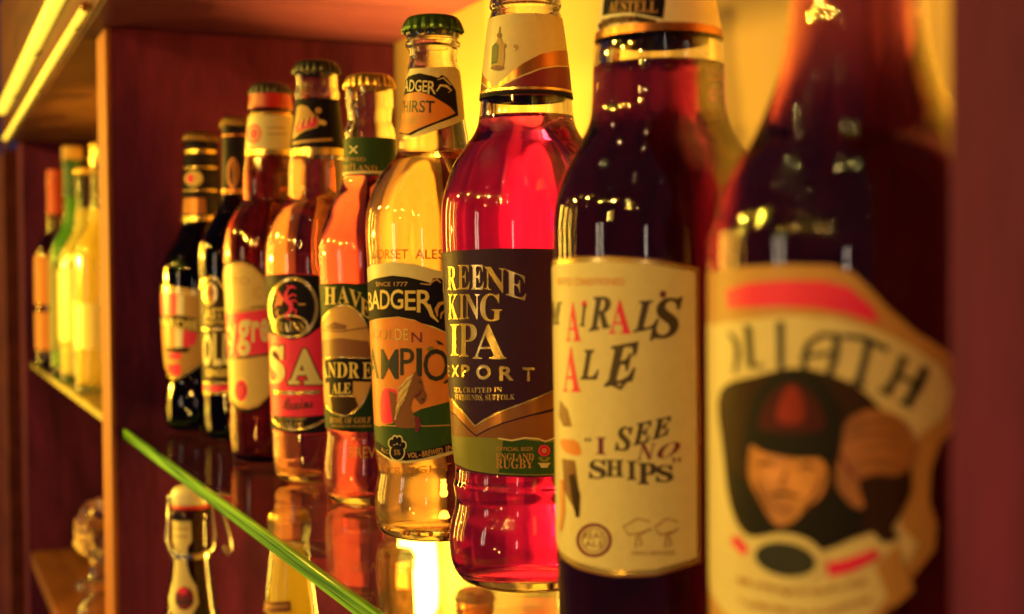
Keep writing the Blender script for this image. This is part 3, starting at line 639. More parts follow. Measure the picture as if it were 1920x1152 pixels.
# ------------------------------------------------------------------ 6: golden bottle, horse label
b = Bottle('ale_bottle', -0.652, 0.241, 0, [(1.0, 25), (2.5, 28.5), (6, 30.8), (13, 31.7), (22, 31.6), (28, 30.6), (33, 29.9), (38, 30.5), (46, 31.2), (94, 32.9), (137, 34.4), (152, 35.2), (162, 34.8), (170, 33.0), (176, 30.8), (182, 28.0), (187.5, 23.8), (192, 19.8), (195, 18.4), (200, 18.0), (211, 16.1), (222, 14.9), (236, 13.4), (241, 12.2), (246, 12.4), (247.5, 13.6), (249.5, 13.7), (251, 12.6), (253, 13.6), (258, 13.6), (259.5, 13.2)],
    'golden ale bottle with green crown cap and a horse on its label', group=GRP)
b.glass(G_CLEAR, 214, L_GOLD); b.crown(C_GREEN, 262.4, 15.4)
lab = b.poly('label', [(A, -122, 512), (A, -85, 506), (689, 503), (712, 495), (737, 491), (775, 495), (827, 509), (860, 520), (890, 532), (920, 545), (930, 800), (900, 822), (852, 850), (810, 862), (762, 869), (735, 866), (714, 852), (A, -85, 838), (A, -122, 830)], P_CREAM, lv=0)
lab['label'] = 'cream bordered label with a horse and a black paw'
b.poly('field', [(A, -118, 595), (701, 600), (747, 595), (781, 602), (834, 624), (880, 640), (900, 790), (852, 836), (790, 853), (762, 858), (735, 855), (716, 842), (A, -118, 818)], P_ORANGE, lab, 1)
b.poly('banner', [(A, -118, 530), (A, -80, 528), (703, 523), (737, 517), (765, 520), (790, 526), (808, 531), (812, 522), (826, 522), (840, 534), (870, 545), (880, 640), (834, 622), (812, 612), (790, 606), (778, 600), (747, 594), (712, 597), (A, -80, 600), (A, -118, 598)], P_BLACK, lab, 2)
b.stroke('banner', [(788, 532), (806, 534), (812, 527), (820, 524), (826, 531)], [2, 3, 4, 4, 2], P_TAN, lab, 3)
b.stroke('banner', [(836, 566), (824, 570), (818, 580), (820, 594)], [4, 7, 7, 2], P_TAN, lab, 3); b.stroke('banner', [(834, 582), (828, 588), (826, 598)], [3, 4, 2], P_TAN, lab, 3)
b.glyphs('lettering', [('SINCE 1777', 706, 765, 529, 537)], P_TAN, lab, 3)
b.glyphs('lettering', [('B', (A, -80), (A, -67), 546, 580), ('A', 699, 713, 545, 580), ('D', 714, 732, 544, 580), ('G', 733, 757, 543, 580), ('E', 760, 780, 545, 582), ('R', 782, 813, 544, 586)], P_GOLDP, lab, 3, bold=0.012)
b.stroke('lettering', [(803, 572), (810, 592), (822, 604)], [8, 7, 2], P_GOLDP, lab, 3)
b.glyphs('lettering', [('GOL', 700, 741, 618, 637), ], P_TAN, lab, 3); b.glyphs('lettering', [('DE', 742, 766, 617, 638)], P_GOLDP, lab, 3); b.glyphs('lettering', [('N', 772, 791, 623, 642)], P_MAROON, lab, 3)
b.glyphs('lettering', [('A', 692, 711, 654, 710), ('M', 715, 748, 655, 711), ('P', 751, 777, 653, 704), ('I', 781, 791, 653, 706), ('O', 794, 841, 654, 715)], P_INK, lab, 3, bold=0.006)
b.poly('leaf', [(816, 638), (824, 640), (832, 647), (822, 646)], P_INK, lab, 3); b.poly('leaf', [(800, 657), (804, 650), (812, 650), (810, 657)], P_OLIVE, lab, 4); b.poly('leaf', [(830, 718), (838, 711), (841, 714), (836, 720)], P_INK, lab, 3)
b.poly('field', [(A, -110, 790), (712, 800), (745, 792), (790, 767), (846, 752), (880, 742), (900, 795), (852, 834), (790, 850), (762, 854), (735, 851), (716, 838), (A, -110, 812)], P_GREEN, lab, 2)
b.stroke('line', [(712, 797), (760, 799), (848, 797)], 2, P_TAN, lab, 3)
b.poly('figure', [(716, 740), (728, 728), (746, 738), (748, 786), (736, 792), (716, 790)], P_RED, lab, 3, smooth=3); b.poly('figure', [(730, 732), (744, 738), (744, 790), (738, 794)], P_BROWN, lab, 4)
b.poly('figure', [(744, 800), (746, 765), (752, 735), (762, 714), (774, 704), (780, 696), (784, 704), (790, 711), (794, 727), (799, 742), (797, 752), (790, 758), (784, 753), (778, 746), (773, 752), (771, 768), (780, 782), (790, 800)], P_BROWN, lab, 4, smooth=4)
for k in range(11): b.stroke('figure', [(776-k*1.6, 703+k*4.5), (766-k*1.6, 710+k*5.2), (756-k*1.2, 722+k*5.6), (748-k*0.6, 728+k*6.0)], [1.5, 4.0, 3.2, 1.2], (P_CREAM, P_TAN, P_CREAM, P_GOLDP)[k % 4], lab, 5+k % 2)
b.stroke('figure', [(786, 716), (789, 718)], 3, P_INK, lab, 7); b.stroke('figure', [(791, 748), (795, 750)], 3, P_INK, lab, 7); b.stroke('figure', [(778, 744), (786, 738), (790, 730)], [3, 3, 1], P_MAROON, lab, 7)
b.stroke('figure', [(782, 782), (784, 796), (782, 810)], [10, 8, 6], P_MAROON, lab, 5)
b.poly('banner', [(A, -110, 818), (712, 830), (734, 845), (762, 848), (790, 845), (820, 839), (852, 828), (890, 812), (892, 822), (852, 843), (790, 860), (762, 864), (735, 861), (714, 848), (A, -110, 828)], P_BLACK, lab, 3)
b.glyphs('lettering', [('VOL', 765, 784, 849, 859, 848, 858), ('·', 786, 789, 852, 855), ('BREWED', 792, 830, 846, 857, 839, 850), ('IN', 836, 849, 837, 848, 832, 843)], P_TAN, lab, 4, bold=0.02)
b.glyphs('lettering', [('ALC', 716, 730, 838, 846, 844, 852)], P_TAN, lab, 4)
for cx, cy_, rx, ry in ((746, 848, 13, 15), (735.5, 831, 5, 8), (742, 826, 5, 8.5), (750, 826.5, 5, 8.5), (757, 835, 5, 7)):
    b.ell('paw', cx, cy_, rx+1.6, ry+1.6, P_CREAM, lab, 4)
    b.ell('paw', cx, cy_, rx-0.6, ry-0.6, P_BLACK, lab, 5)
b.glyphs('lettering', [('5%', 741, 752, 843, 853)], P_TAN, lab, 6)
nk = b.poly('neck_label', [(A, -95, 150), (A, -70, 140), (764, 129), (790, 127), (825, 125), (856, 125), (869, 138), (872, 180), (866, 224), (827, 242), (800, 253), (781, 260), (762, 252), (753, 246), (A, -80, 240), (A, -95, 235)], P_CREAM, lv=0, rad=15)
b.poly('banner', [(A, -80, 152), (762, 144), (785, 137), (810, 142), (822, 146), (830, 140), (840, 147), (848, 158), (855, 170), (856, 217), (818, 233), (777, 255), (756, 250), (A, -80, 246)], P_BLACK, nk, 1, rad=15)
b.poly('field', [(A, -78, 182), (760, 178), (785, 172), (810, 180), (843, 202), (851, 213), (818, 229), (773, 252), (757, 247), (A, -78, 240)], P_ORANGE, nk, 2, rad=15)
b.glyphs('lettering', [('A', 758, 766, 150, 172), ('D', 767, 777, 150, 172), ('G', 778, 790, 150, 172), ('E', 792, 801, 151, 173), ('R', 802, 817, 152, 177)], P_CREAM, nk, 3, rad=15, bold=0.01)
b.stroke('banner', [(818, 172), (826, 160), (838, 162), (846, 170), (840, 174)], [2, 4, 5, 3, 1], P_CREAM, nk, 3, rad=15); b.stroke('banner', [(820, 150), (832, 146), (846, 160)], [1, 3, 2], P_CREAM, nk, 3, rad=15)
b.glyphs('lettering', [('THIRST', 752, 815, 190, 213)], P_INK, nk, 3, rad=15, bold=0.012); b.glyphs('lettering', [('PLANET', 753, 797, 222, 238, 218, 232)], P_TAN, nk, 3, rad=15)
b.glyphs('embossing', [('DORSET  ALES', 700, 832, 468, 486)], mat('raised golden glass', (0.55, 0.22, 0.03), 0.08, 0, 0.8), None, 1, bold=0.01)
b.glyphs('embossing', [('STRAIGHT', 720, 846, 876, 890, 868, 882)], MATS['raised golden glass'], None, 1)
for px_, py_ in ((722, 990), (728, 993), (758, 999), (766, 1000), (785, 1001), (808, 1001), (835, 1001)):
    a_, z_ = b.pix(px_, py_); x_, y_, z_ = b.surf(a_, z_, 0.0)
    o_ = obj('glass_stud', lathe_mesh('glass_stud', [(0.0013, -0.0001), (0.0011, 0.0004), (0.0006, 0.0008), (0, 0.0009)], 10), MATS['raised golden glass'], b.root, True); o_.location = (x_, y_, z_); o_.rotation_euler = (0, R_(90), a_)

# ------------------------------------------------------------------ 5: amber bottle, dark green label
b = Bottle('ale_bottle', -0.765, 0.243, 0, [(1.0, 22), (2.5, 25.5), (6, 28.0), (13, 29.2), (25, 29.0), (32, 28.2), (38, 27.3), (43, 27.4), (50, 28.0), (90, 28.8), (120, 29.8), (142, 31.2), (150, 30.8), (158, 28.6), (166, 25.6), (174, 22.8), (181, 18.8), (185, 17.0), (190, 16.0), (205, 15.2), (216, 14.6), (222, 12.8), (228, 13.2), (231, 14.0), (240, 13.8), (244, 13.6)],
    'amber ale bottle with dark green label and small saltire on its green collar', group=GRP)
b.glass(G_CLEAR, 193, L_AMBER); b.crown(C_GOLD, 248.8, 14.9)
lab = b.poly('label', [(A, -110, 532), (604, 533), (640, 531), (690, 533), (760, 540), (765, 800), (701, 809), (660, 811), (620, 804), (A, -110, 798)], P_DGREEN, lv=0)
b.ell('panel', 644, 676, 56, 104, P_TAN, lab, 1); b.ring('line', 644, 676, 56, 104, 3, P_GOLD, lab, 2)
b.poly('panel', [(600, 640), (640, 634), (690, 640), (700, 672), (600, 672)], P_BROWN, lab, 2); b.stroke('line', [(602, 618), (640, 622), (690, 614)], 2.5, P_BROWN, lab, 3)
b.poly('panel', [(612, 612), (628, 604), (650, 610), (648, 618), (614, 618)], P_BROWN, lab, 3)
b.poly('panel', [(A, -70, 672), (640, 671), (700, 673), (760, 676), (760, 718), (700, 716), (640, 714), (A, -70, 714)], P_BLACK, lab, 3)
b.poly('panel', [(618, 712), (662, 712), (662, 742), (619, 742)], P_BLACK, lab, 3); b.stroke('line', [(618, 742), (662, 742)], 2, P_GOLD, lab, 4); b.stroke('line', [(612, 671), (640, 670), (700, 672)], 2, P_GOLD, lab, 4)
b.poly('panel', [(620, 744), (666, 744), (672, 762), (650, 780), (624, 772)], P_DBROWN, lab, 2)
b.glyphs('lettering', [(serif('H'), 610, 631, 539, 571), (serif('A'), 634, 655, 537, 569), (serif('V'), 655, 678, 541, 571, 550, 582), (serif('E'), 676, 694, 555, 588, 570, 600)], P_GOLDP, lab, 2)
b.glyphs('lettering', [(serif('A'), 606, 616, 680, 708), (serif('N'), 617, 631, 680, 708), (serif('D'), 633, 652, 680, 708), (serif('R'), 654, 674, 680, 709), (serif('E'), 680, 698, 680, 710), (serif('WS'), 702, 740, 681, 711)], P_GOLDP, lab, 4)
b.glyphs('lettering', [(serif('ALE'), 624, 658, 718, 738)], P_GOLDP, lab, 4)
b.glyphs('lettering', [(serif('HOME OF GOLF'), 620, 696, 782, 793), ('BREWED IN DUNBAR', 624, 698, 796, 801)], P_TAN, lab, 3)
b.glyphs('embossing', [('BREWED', 655, 742, 837, 858)], P_TAN, None, 1)
nk = b.band('neck_label', 192, 211.5, P_GREEN); b.band('border', 190.6, 192.2, P_CREAM, 0.0003, nk, n=2)
b.stroke('emblem', [(656, 274), (670, 288)], 3, P_CREAM, nk, 3, rad=15.5); b.stroke('emblem', [(670, 274), (656, 288)], 3, P_CREAM, nk, 3, rad=15.5)
b.glyphs('lettering', [('BREWED', 645, 686, 296, 303), ('IN', 657, 666, 305, 310), (serif('SCOTLAND'), 641, 707, 311, 322)], P_TAN, nk, 3, rad=15.5)

# ------------------------------------------------------------------ 4: copper bottle, red and black label
b = Bottle('ale_bottle', -0.864, 0.239, 0, [(1.0, 24), (2.5, 27.5), (6, 30), (11, 31.0), (18, 31.4), (70, 32.2), (120, 33.8), (140, 34.6), (150, 34.2), (158, 32.8), (166, 30.2), (173, 26.4), (178, 22.6), (183, 20.0), (190, 19.2), (205, 18.6), (220, 17.0), (240, 14.6), (246, 14.0), (249, 14.8), (252, 14.2), (254, 13.6), (264, 13.6), (266, 13.2)],
    'copper ale bottle with red and black label and two big cream letters', group=GRP)
b.glass(G_CLEAR, 207, L_COPPER); b.crown(C_BLACK, 271, 15.2)
lab = b.poly('label', [(A, -112, 516), (503, 515), (550, 513), (600, 516), (670, 522), (675, 800), (612, 812), (560, 816), (516, 806), (A, -112, 800)], P_RED, lv=0)
b.poly('panel', [(A, -112, 517), (503, 516), (550, 514), (600, 517), (668, 523), (660, 600), (602, 612), (575, 632), (548, 637), (520, 630), (A, -75, 620), (A, -112, 612)], P_BLACK, lab, 1)
b.poly('panel', [(A, -112, 776), (514, 779), (560, 782), (612, 778), (672, 770), (674, 798), (612, 811), (560, 815), (516, 805), (A, -112, 798)], P_BLACK, lab, 1)
b.ring('ring', 550, 577, 44, 54, 6.5, P_GOLD, lab, 2)
b.ring('ring', 545, 612, 32, 20, 4, P_GOLD, lab, 4, n=30); b.ell('panel', 545, 612, 31, 19, P_BLACK, lab, 3)
b.glyphs('lettering', [(serif('BRAINS'), 516, 572, 603, 622)], P_GOLD, lab, 5)
for k in range(7): b.stroke('emblem', [(533-k*0.6, 562+k*1.5), (526-k*1.2, 552+k*3.2), (519-k*0.3, 540+k*6.5)], [4, 3.4, 1.2], P_RED if k % 2 == 0 else P_ORANGE, lab, 3+k % 2)
b.stroke('emblem', [(541, 542), (536, 552), (538, 564), (546, 572), (545, 584), (534, 592)], [3, 6, 9, 9, 7, 3], P_RED, lab, 3)
b.stroke('emblem', [(541, 541), (548, 537), (556, 541)], [5, 5, 1.5], P_RED, lab, 4); b.stroke('emblem', [(541, 540), (538, 533)], [3, 1], P_RED, lab, 4)
for q_ in ([(540, 558), (550, 552), (557, 556)], [(543, 566), (553, 563), (559, 568)], [(546, 578), (556, 582), (554, 592), (561, 594)], [(540, 586), (538, 596), (545, 600)]): b.stroke('emblem', q_, [4]+[3]*(len(q_)-2)+[1.5], P_RED, lab, 4)
b.stroke('emblem', [(534, 592), (524, 594), (519, 586), (524, 580)], [3, 3, 3, 1], P_ORANGE, lab, 4)
b.stroke('emblem', [(560, 571), (573, 571)], 3, P_TAN, lab, 4)
b.glyphs('lettering', [(serif('S'), 505, 536, 646, 724), (serif('A'), 538, 609, 652, 723)], P_BLACK, lab, 2, bold=0.05)
b.glyphs('lettering', [(serif('S'), 506, 535, 648, 722), (serif('A'), 541, 606, 654, 721)], P_CREAM, lab, 3, bold=0.03)
b.stroke('line', [(514, 735), (550, 737), (600, 735)], 7, P_GOLD, lab, 2)
b.glyphs('signature', [(script('Brains'), 530, 587, 746, 768, 742, 764)], P_INK, lab, 2)
b.stroke('signature', [(538, 768), (562, 766), (582, 764)], 1.5, P_INK, lab, 2)
b.stroke('ring', [(509, 780), (520, 796), (535, 804), (552, 806), (572, 804), (592, 797), (612, 786)], [4, 5, 5, 5, 5, 6, 4], P_GOLD, lab, 2)
b.glyphs('lettering', [('CARDIFF', 522, 575, 783, 788), ('WALES', 522, 568, 790, 801)], P_GOLD, lab, 2)
nk = b.band('neck_label', 214, 246, P_BLACK); b.band('border', 209.5, 214.2, P_GOLD, 0.0003, nk, n=2)
b.poly('emblem', [(553, 200), (562, 196), (575, 200), (586, 212), (597, 218), (602, 232), (594, 240), (572, 246), (556, 258), (550, 262)], P_TAN, nk, 2, rad=16.5)
b.poly('emblem', [(554, 236), (570, 226), (590, 218), (596, 228), (590, 238), (570, 243), (555, 252)], P_RED, nk, 3, rad=16.5); b.ell('emblem', 597, 207, 7, 6, P_TAN, nk, 2, rad=16.5); b.ell('emblem', 605, 230, 8, 5, P_GOLDP, nk, 4, rad=16.5, rot=15)
for k in range(7): b.stroke('emblem', [(556+k*5.5, 246-k*3.2), (559+k*5.5, 226-k*2.0)], 2, P_GOLDP if k % 2 else P_MAROON, nk, 4, rad=16.5)
b.stroke('lettering', [(552, 270), (580, 265), (622, 262)], 6, P_TAN, nk, 3, rad=16.5)

# ------------------------------------------------------------------ 3: dark amber bottle, cream label with red band
b = Bottle('ale_bottle', -0.970, 0.234, 0, [(1.0, 25), (3, 29.4), (8, 31.0), (14, 31.4), (64, 32.0), (102, 33.4), (130, 34.4), (150, 35.0), (160, 33.8), (168, 31.8), (175, 28.6), (181, 24.6), (186, 21.0), (194, 20.4), (206, 20.2), (220, 18.6), (245, 16.0), (250, 14.6), (253, 15.2), (262, 14.2), (265, 13.8)],
    'dark amber ale bottle with cream label crossed by a red band', group=GRP)
b.glass(G_AMBER, 208, L_COPPER); b.crown(C_BLACK, 270.2, 15.0)
b.band('collar', 252, 262.5, C_LIPGLOW, 0.0006)  # red glow around the lip, painted as a band of colour
lab = b.poly('label', [(A, -110, 505), (A, -75, 500), (420, 496), (436, 489), (456, 487), (476, 495), (496, 513), (520, 545), (540, 560), (545, 700), (520, 735), (505, 750), (485, 768), (466, 773), (448, 770), (434, 759), (A, -75, 750), (A, -110, 744)], P_BLACK, lv=0)
lab['label'] = 'cream and red label with dark outline'
b.poly('panel', [(A, -110, 509), (A, -75, 504), (421, 500), (436, 493), (456, 491), (475, 499), (494, 517), (518, 550), (537, 566), (540, 695), (516, 732), (502, 746), (484, 763), (466, 768), (449, 765), (436, 754), (A, -75, 745), (A, -110, 740)], P_TAN, lab, 1)
b.poly('panel', [(A, -110, 585), (423, 590), (460, 586), (502, 580), (545, 580), (545, 655), (502, 662), (460, 668), (430, 668), (A, -110, 664)], P_RED, lab, 2)
P_STRAW = paper('straw', (0.66, 0.47, 0.19))
b.poly('panel', [(A, -110, 512), (A, -75, 508), (424, 505), (440, 499), (456, 497), (473, 504), (490, 520), (512, 552), (512, 574), (470, 578), (424, 584), (A, -110, 580)], P_STRAW, lab, 2)
b.poly('panel', [(A, -110, 672), (432, 676), (462, 674), (505, 668), (530, 664), (530, 712), (512, 732), (498, 746), (482, 758), (466, 762), (450, 760), (438, 750), (A, -110, 738)], P_STRAW, lab, 2)
b.stroke('line', [(428, 671), (460, 670), (504, 664)], 3, P_INK, lab, 3); b.stroke('line', [(470, 576), (500, 574)], 2, P_INK, lab, 3)
b.glyphs('lettering', [('g', 446, 470, 600, 668), ('r', 472, 487, 602, 642), ('e', 488, 504, 598, 642), ('ty', (A, -75), 444, 598, 660)], P_CREAM, lab, 3, bold=0.03)
b.glyphs('lettering', [('STO', 428, 470, 520, 534), ('IC', 474, 492, 538, 560)], P_TAN, lab, 3)
b.ell('emblem', 453.5, 732.5, 15, 24, P_GOLDP, lab, 3); b.ell('emblem', 453, 732.5, 12, 20, P_RED, lab, 4); b.ring('emblem', 453, 732.5, 7, 12, 2, P_MAROON, lab, 5)
nk = b.band('neck_label', 222, 247, P_CREAM); b.band('border', 218.5, 222.2, P_GOLD, 0.0003, nk, n=2); b.band('border', 246.5, 249, P_GOLD, 0.0003, nk, n=2)
b.ell('emblem', 476, 251, 14, 18, P_RED, nk, 2, rad=17.5); b.ring('emblem', 476, 251, 9, 12, 2, P_CREAM, nk, 3, rad=17.5)
b.stroke('lettering', [(500, 240), (535, 240)], 2, P_FADE, nk, 2, rad=17.5); b.stroke('lettering', [(500, 252), (537, 252)], 2, P_FADE, nk, 2, rad=17.5)

# ------------------------------------------------------------------ 2: black bottle, slim gold arched label
b = Bottle('ale_bottle', -1.110, 0.240, 0, [(1.0, 24), (3, 27.4), (8, 28.8), (14, 29.2), (60, 30.2), (110, 31.4), (140, 32.6), (152, 32.8), (160, 31.0), (168, 27.8), (176, 23.2), (184, 18.6), (191, 15.2), (197, 13.4), (205, 12.8), (220, 12.4), (240, 12.0), (250, 11.8), (256, 12.6), (258, 12.2)],
    'black beer bottle with slim dark label under a gold arch', group=GRP)
b.glass(G_DARK, 200, L_BLACK); b.crown(C_BROWN, 262, 13.6)
b.band('collar', 203, 255, P_BLACK); b.band('collar_line', 246, 247.5, P_COPPER, 0.0004, n=2); b.band('collar_line', 200, 203.5, P_COPPER, 0.0003, n=2)
b.ring('collar_emblem', 437, 325, 9, 26, 4, P_COPPER, None, 3, rad=12.3); b.stroke('collar_emblem', [(438, 305), (440, 345)], 4, P_COPPER, None, 3, rad=12.3)
lab = b.poly('label', [(A, -110, 560), (A, -75, 548), (375, 542), (382, 526), (396, 518), (408, 524), (422, 542), (440, 560), (475, 575), (478, 730), (440, 738), (410, 741), (384, 738), (A, -75, 732), (A, -110, 728)], P_DBROWN, lv=0)
b.stroke('border', [(375, 542), (382, 527), (396, 519), (408, 525), (422, 543), (440, 561)], 5, P_GOLD, lab, 2)
b.ell('emblem', 394, 551, 13, 23, P_GOLD, lab, 2); b.ell('emblem', 394, 551, 8, 16, P_COPPER, lab, 3); b.ell('emblem', 394, 549, 3.5, 8, P_MAROON, lab, 4)
b.glyphs('lettering', [('ASTE', 385, 432, 578, 598), ('INSTER', 386, 432, 601, 608)], P_GOLDP, lab, 2, bold=0.02)
b.stroke('line', [(377, 618), (405, 618), (440, 616)], 5, P_GOLD, lab, 2)
b.glyphs('lettering', [('O', 382, 398, 625, 686), ('L', 400, 416, 625, 686), ('D', 418, 440, 625, 684)], P_CREAM, lab, 2, bold=0.03)
b.glyphs('lettering', [('GINGER', 388, 436, 692, 706)], P_GOLDP, lab, 2, bold=0.03)
b.stroke('band', [(380, 727), (408, 729), (450, 725)], 11, P_RED, lab, 2); b.stroke('line', [(380, 718), (408, 719), (450, 716)], 4, P_GOLD, lab, 3); b.stroke('line', [(381, 736), (408, 738), (450, 734)], 4, P_GOLD, lab, 3)

# ------------------------------------------------------------------ 1: black bottle, shield label
b = Bottle('ale_bottle', -1.195, 0.227, 0, [(1.0, 27), (3, 31.4), (8, 33.6), (20, 34.4), (30, 34.2), (38, 32.6), (45, 31.8), (52, 32.6), (60, 33.8), (80, 35.0), (110, 35.6), (135, 35.4), (144, 34.0), (152, 30.8), (160, 26.6), (167, 22.6), (174, 19.6), (182, 17.6), (200, 16.4), (225, 15.0), (240, 14.2), (248, 13.4), (251, 14.2), (253, 14.0)],
    'black beer bottle with red and gold shield label against the left divider', group=GRP)
b.glass(G_DARK, 205, L_BLACK); b.crown(C_BROWN, 257.6, 15.6)
b.band('collar', 184, 248, P_BLACK)
for z0, z1 in ((239, 242), (181, 185), (226, 227.2), (206.5, 207.6)): b.band('collar_line', z0, z1, P_GOLD, 0.0004, n=2)
b.ell('collar_emblem', 364, 335, 16, 15, P_GOLDP, None, 3, rad=15); b.ell('collar_emblem', 358, 335, 7, 9, P_RED, None, 4, rad=15)
b.poly('collar_emblem', [(346, 372), (384, 372), (386, 402), (345, 402)], P_COPPER, None, 3, rad=16)
lab = b.poly('label', [(A, -105, 536), (A, -75, 534), (302, 533), (330, 537), (356, 542), (380, 546), (410, 552), (416, 640), (400, 670), (375, 688), (352, 702), (334, 712), (322, 712), (312, 704), (A, -75, 690), (A, -105, 640)], P_GOLD, lv=0)
b.poly('panel', [(A, -102, 550), (304, 547), (330, 550), (376, 556), (408, 562), (412, 638), (396, 664), (372, 682), (350, 696), (333, 705), (324, 705), (314, 697), (A, -80, 680), (A, -102, 632)], P_TAN, lab, 1)
b.poly('field', [(A, -80, 549), (308, 548), (332, 551), (331, 590), (306, 590), (A, -80, 588)], P_RED, lab, 2)
b.poly('field', [(332, 551), (345, 553), (344, 592), (331, 590)], P_WHITE, lab, 2)
b.poly('field', [(A, -80, 614), (304, 615), (327, 617), (327, 652), (309, 650), (A, -80, 648)], P_ORANGE, lab, 2); b.poly('field', [(328, 617), (343, 619), (342, 652), (328, 652)], P_WHITE, lab, 2)
b.poly('field', [(344, 619), (370, 624), (366, 645), (350, 652), (343, 650)], P_RED, lab, 2)
b.poly('field', [(314, 662), (340, 662), (339, 704), (325, 704), (316, 696)], P_RED, lab, 2); b.poly('field', [(314, 674), (340, 674), (340, 683), (315, 683)], P_TAN, lab, 3)
b.poly('ribbon', [(A, -100, 590), (300, 590), (340, 592), (378, 600), (410, 608), (410, 632), (376, 624), (340, 616), (300, 614), (A, -100, 614)], P_DBROWN, lab, 3)
b.glyphs('lettering', [('HARDIE', 302, 376, 593, 611, 601, 620)], P_GOLDP, lab, 4, bold=0.03)
b.poly('ribbon', [(310, 652), (356, 652), (353, 661), (312, 661)], P_DBROWN, lab, 3)

# ------------------------------------------------------------------ bottles on the board below the glass shelf
GL = 'bottles standing on the board below the glass shelf'
b = Bottle('swing_top_bottle', -1.120, 0.200, ZF, [(1, 27), (4, 31), (10, 33), (60, 33.4), (100, 33), (120, 30.5), (140, 26), (160, 21.5), (185, 17.6), (205, 15.4), (225, 14.6), (236, 14.4), (240, 15.4), (246, 15.2), (248, 13.6)],
    'dark swing-top bottle with white stopper, red seal and wire bail', group=GL)
b.glass(G_DARK, 190, L_BLACK)
obj('seal', lathe_mesh('seal', [(0, 0.2475), (0.0142, 0.2475), (0.0148, 0.249), (0.0142, 0.2508), (0, 0.2508)], 40), mat('red rubber', (0.65, 0.03, 0.03), 0.5), b.root, True)
obj('stopper', lathe_mesh('stopper', catmull([(0.0144, 0.2510), (0.0150, 0.2530), (0.0150, 0.2590), (0.0142, 0.2620), (0.0115, 0.2645), (0.006, 0.2655), (0, 0.2657)], 4), 48), mat('white ceramic', (0.80, 0.72, 0.52), 0.25), b.root, True)
a0 = b.az()
def wp(da, r, z): return (r*math.cos(a0+R_(da)), r*math.sin(a0+R_(da)), z)
bail = [wp(-90, 0.0165, 0.256), wp(-90, 0.0175, 0.236), wp(-84, 0.019, 0.222), wp(-60, 0.0185, 0.214), wp(-20, 0.0182, 0.212), wp(20, 0.0182, 0.212), wp(62, 0.0185, 0.214), wp(84, 0.019, 0.224), wp(90, 0.0172, 0.236), wp(90, 0.0165, 0.256)]
obj('bail', tube_mesh('bail', bail, 0.0014, 10), M_STEEL, b.root, True)
lev = [wp(90, 0.0165, 0.256), wp(90, 0.020, 0.254), wp(88, 0.026, 0.240), wp(87, 0.0305, 0.222), wp(87, 0.0315, 0.212), wp(87, 0.0290, 0.207), wp(87, 0.0265, 0.211), wp(87, 0.0262, 0.216)]
obj('lever', tube_mesh('lever', [(x, y, z) for x, y, z in lev], 0.0016, 10), M_STEEL, b.root, True)
obj('bail_pin', tube_mesh('bail_pin', [wp(-90, 0.0185, 0.2565), wp(90, 0.0185, 0.2565)], 0.0015, 10), M_STEEL, b.root, True)
b.band('neck_ring', 208, 211, M_STEEL, 0.0009, n=2)
lab = b.poly('neck_label', [(322, 975), (358, 977), (360, 1015), (352, 1025), (350, 1058), (356, 1080), (368, 1100), (372, 1130), (362, 1152), (350, 1162), (330, 1160), (320, 1145), (318, 1120), (325, 1090), (328, 1060), (326, 1022), (319, 1014)], P_CREAM, lv=2)
b.ell('emblem', 346, 1122, 17, 22, P_MAROON, lab, 4); b.ell('emblem', 343, 1108, 9, 7, P_RED, lab, 5)
b.stroke('lettering', [(326, 990), (354, 992)], 3, P_FADE, lab, 3); b.stroke('lettering', [(326, 1005), (352, 1006)], 3, P_FADE, lab, 3); b.stroke('lettering', [(330, 1128), (362, 1128)], 5, P_INK, lab, 6)

b = Bottle('clear_bottle', -0.955, 0.240, ZF, [(1, 27), (4, 31), (10, 33), (60, 33.4), (110, 33), (130, 30.5), (150, 26.6), (170, 22.6), (190, 19.4), (215, 16.4), (240, 13.6), (248, 13.0), (251, 14.4), (262, 14.2), (264, 13.6)],
    'clear bottle of pale beer glowing yellow, neck seen under the glass shelf', group=GL)
b.glass(M_SHELF, 240, L_CLOUD); b.crown(C_GOLD, 268, 14.6)
lab = b.poly('neck_label', [(496, 1126), (545, 1126), (547, 1146), (494, 1146)], P_BROWN, lv=2)
b.stroke('lettering', [(500, 1136), (540, 1136)], 3, P_TAN, lab, 3)

b = Bottle('brown_bottle', -1.000, 0.335, ZF, [(1, 27), (4, 31), (10, 33), (60, 33.4), (100, 33), (118, 29), (135, 22), (150, 16.5), (170, 14.2), (200, 13.2), (206, 12.8), (208, 14), (217, 13.8), (219, 13.4)],
    'brown glass bottle half hidden behind the glowing clear one', group=GL)
b.glass(G_AMBER, 170, L_COPPER); b.crown(C_BLACK, 223, 14.4); b.band('neck_label', 168, 190, P_DBROWN)
b = Bottle('brown_bottle', -0.905, 0.362, ZF, [(1, 27), (4, 31), (10, 33), (60, 33.4), (95, 33), (112, 29), (128, 22), (142, 16.5), (160, 14.2), (186, 13.2), (192, 12.8), (194, 14), (203, 13.8), (205, 13.4)],
    'short brown bottle close to the back wall under the pink-red bottle', group=GL)
b.glass(G_AMBER, 150, L_COPPER); b.crown(C_BROWN, 209, 14.4); b.band('neck_label', 160, 182, P_TAN)

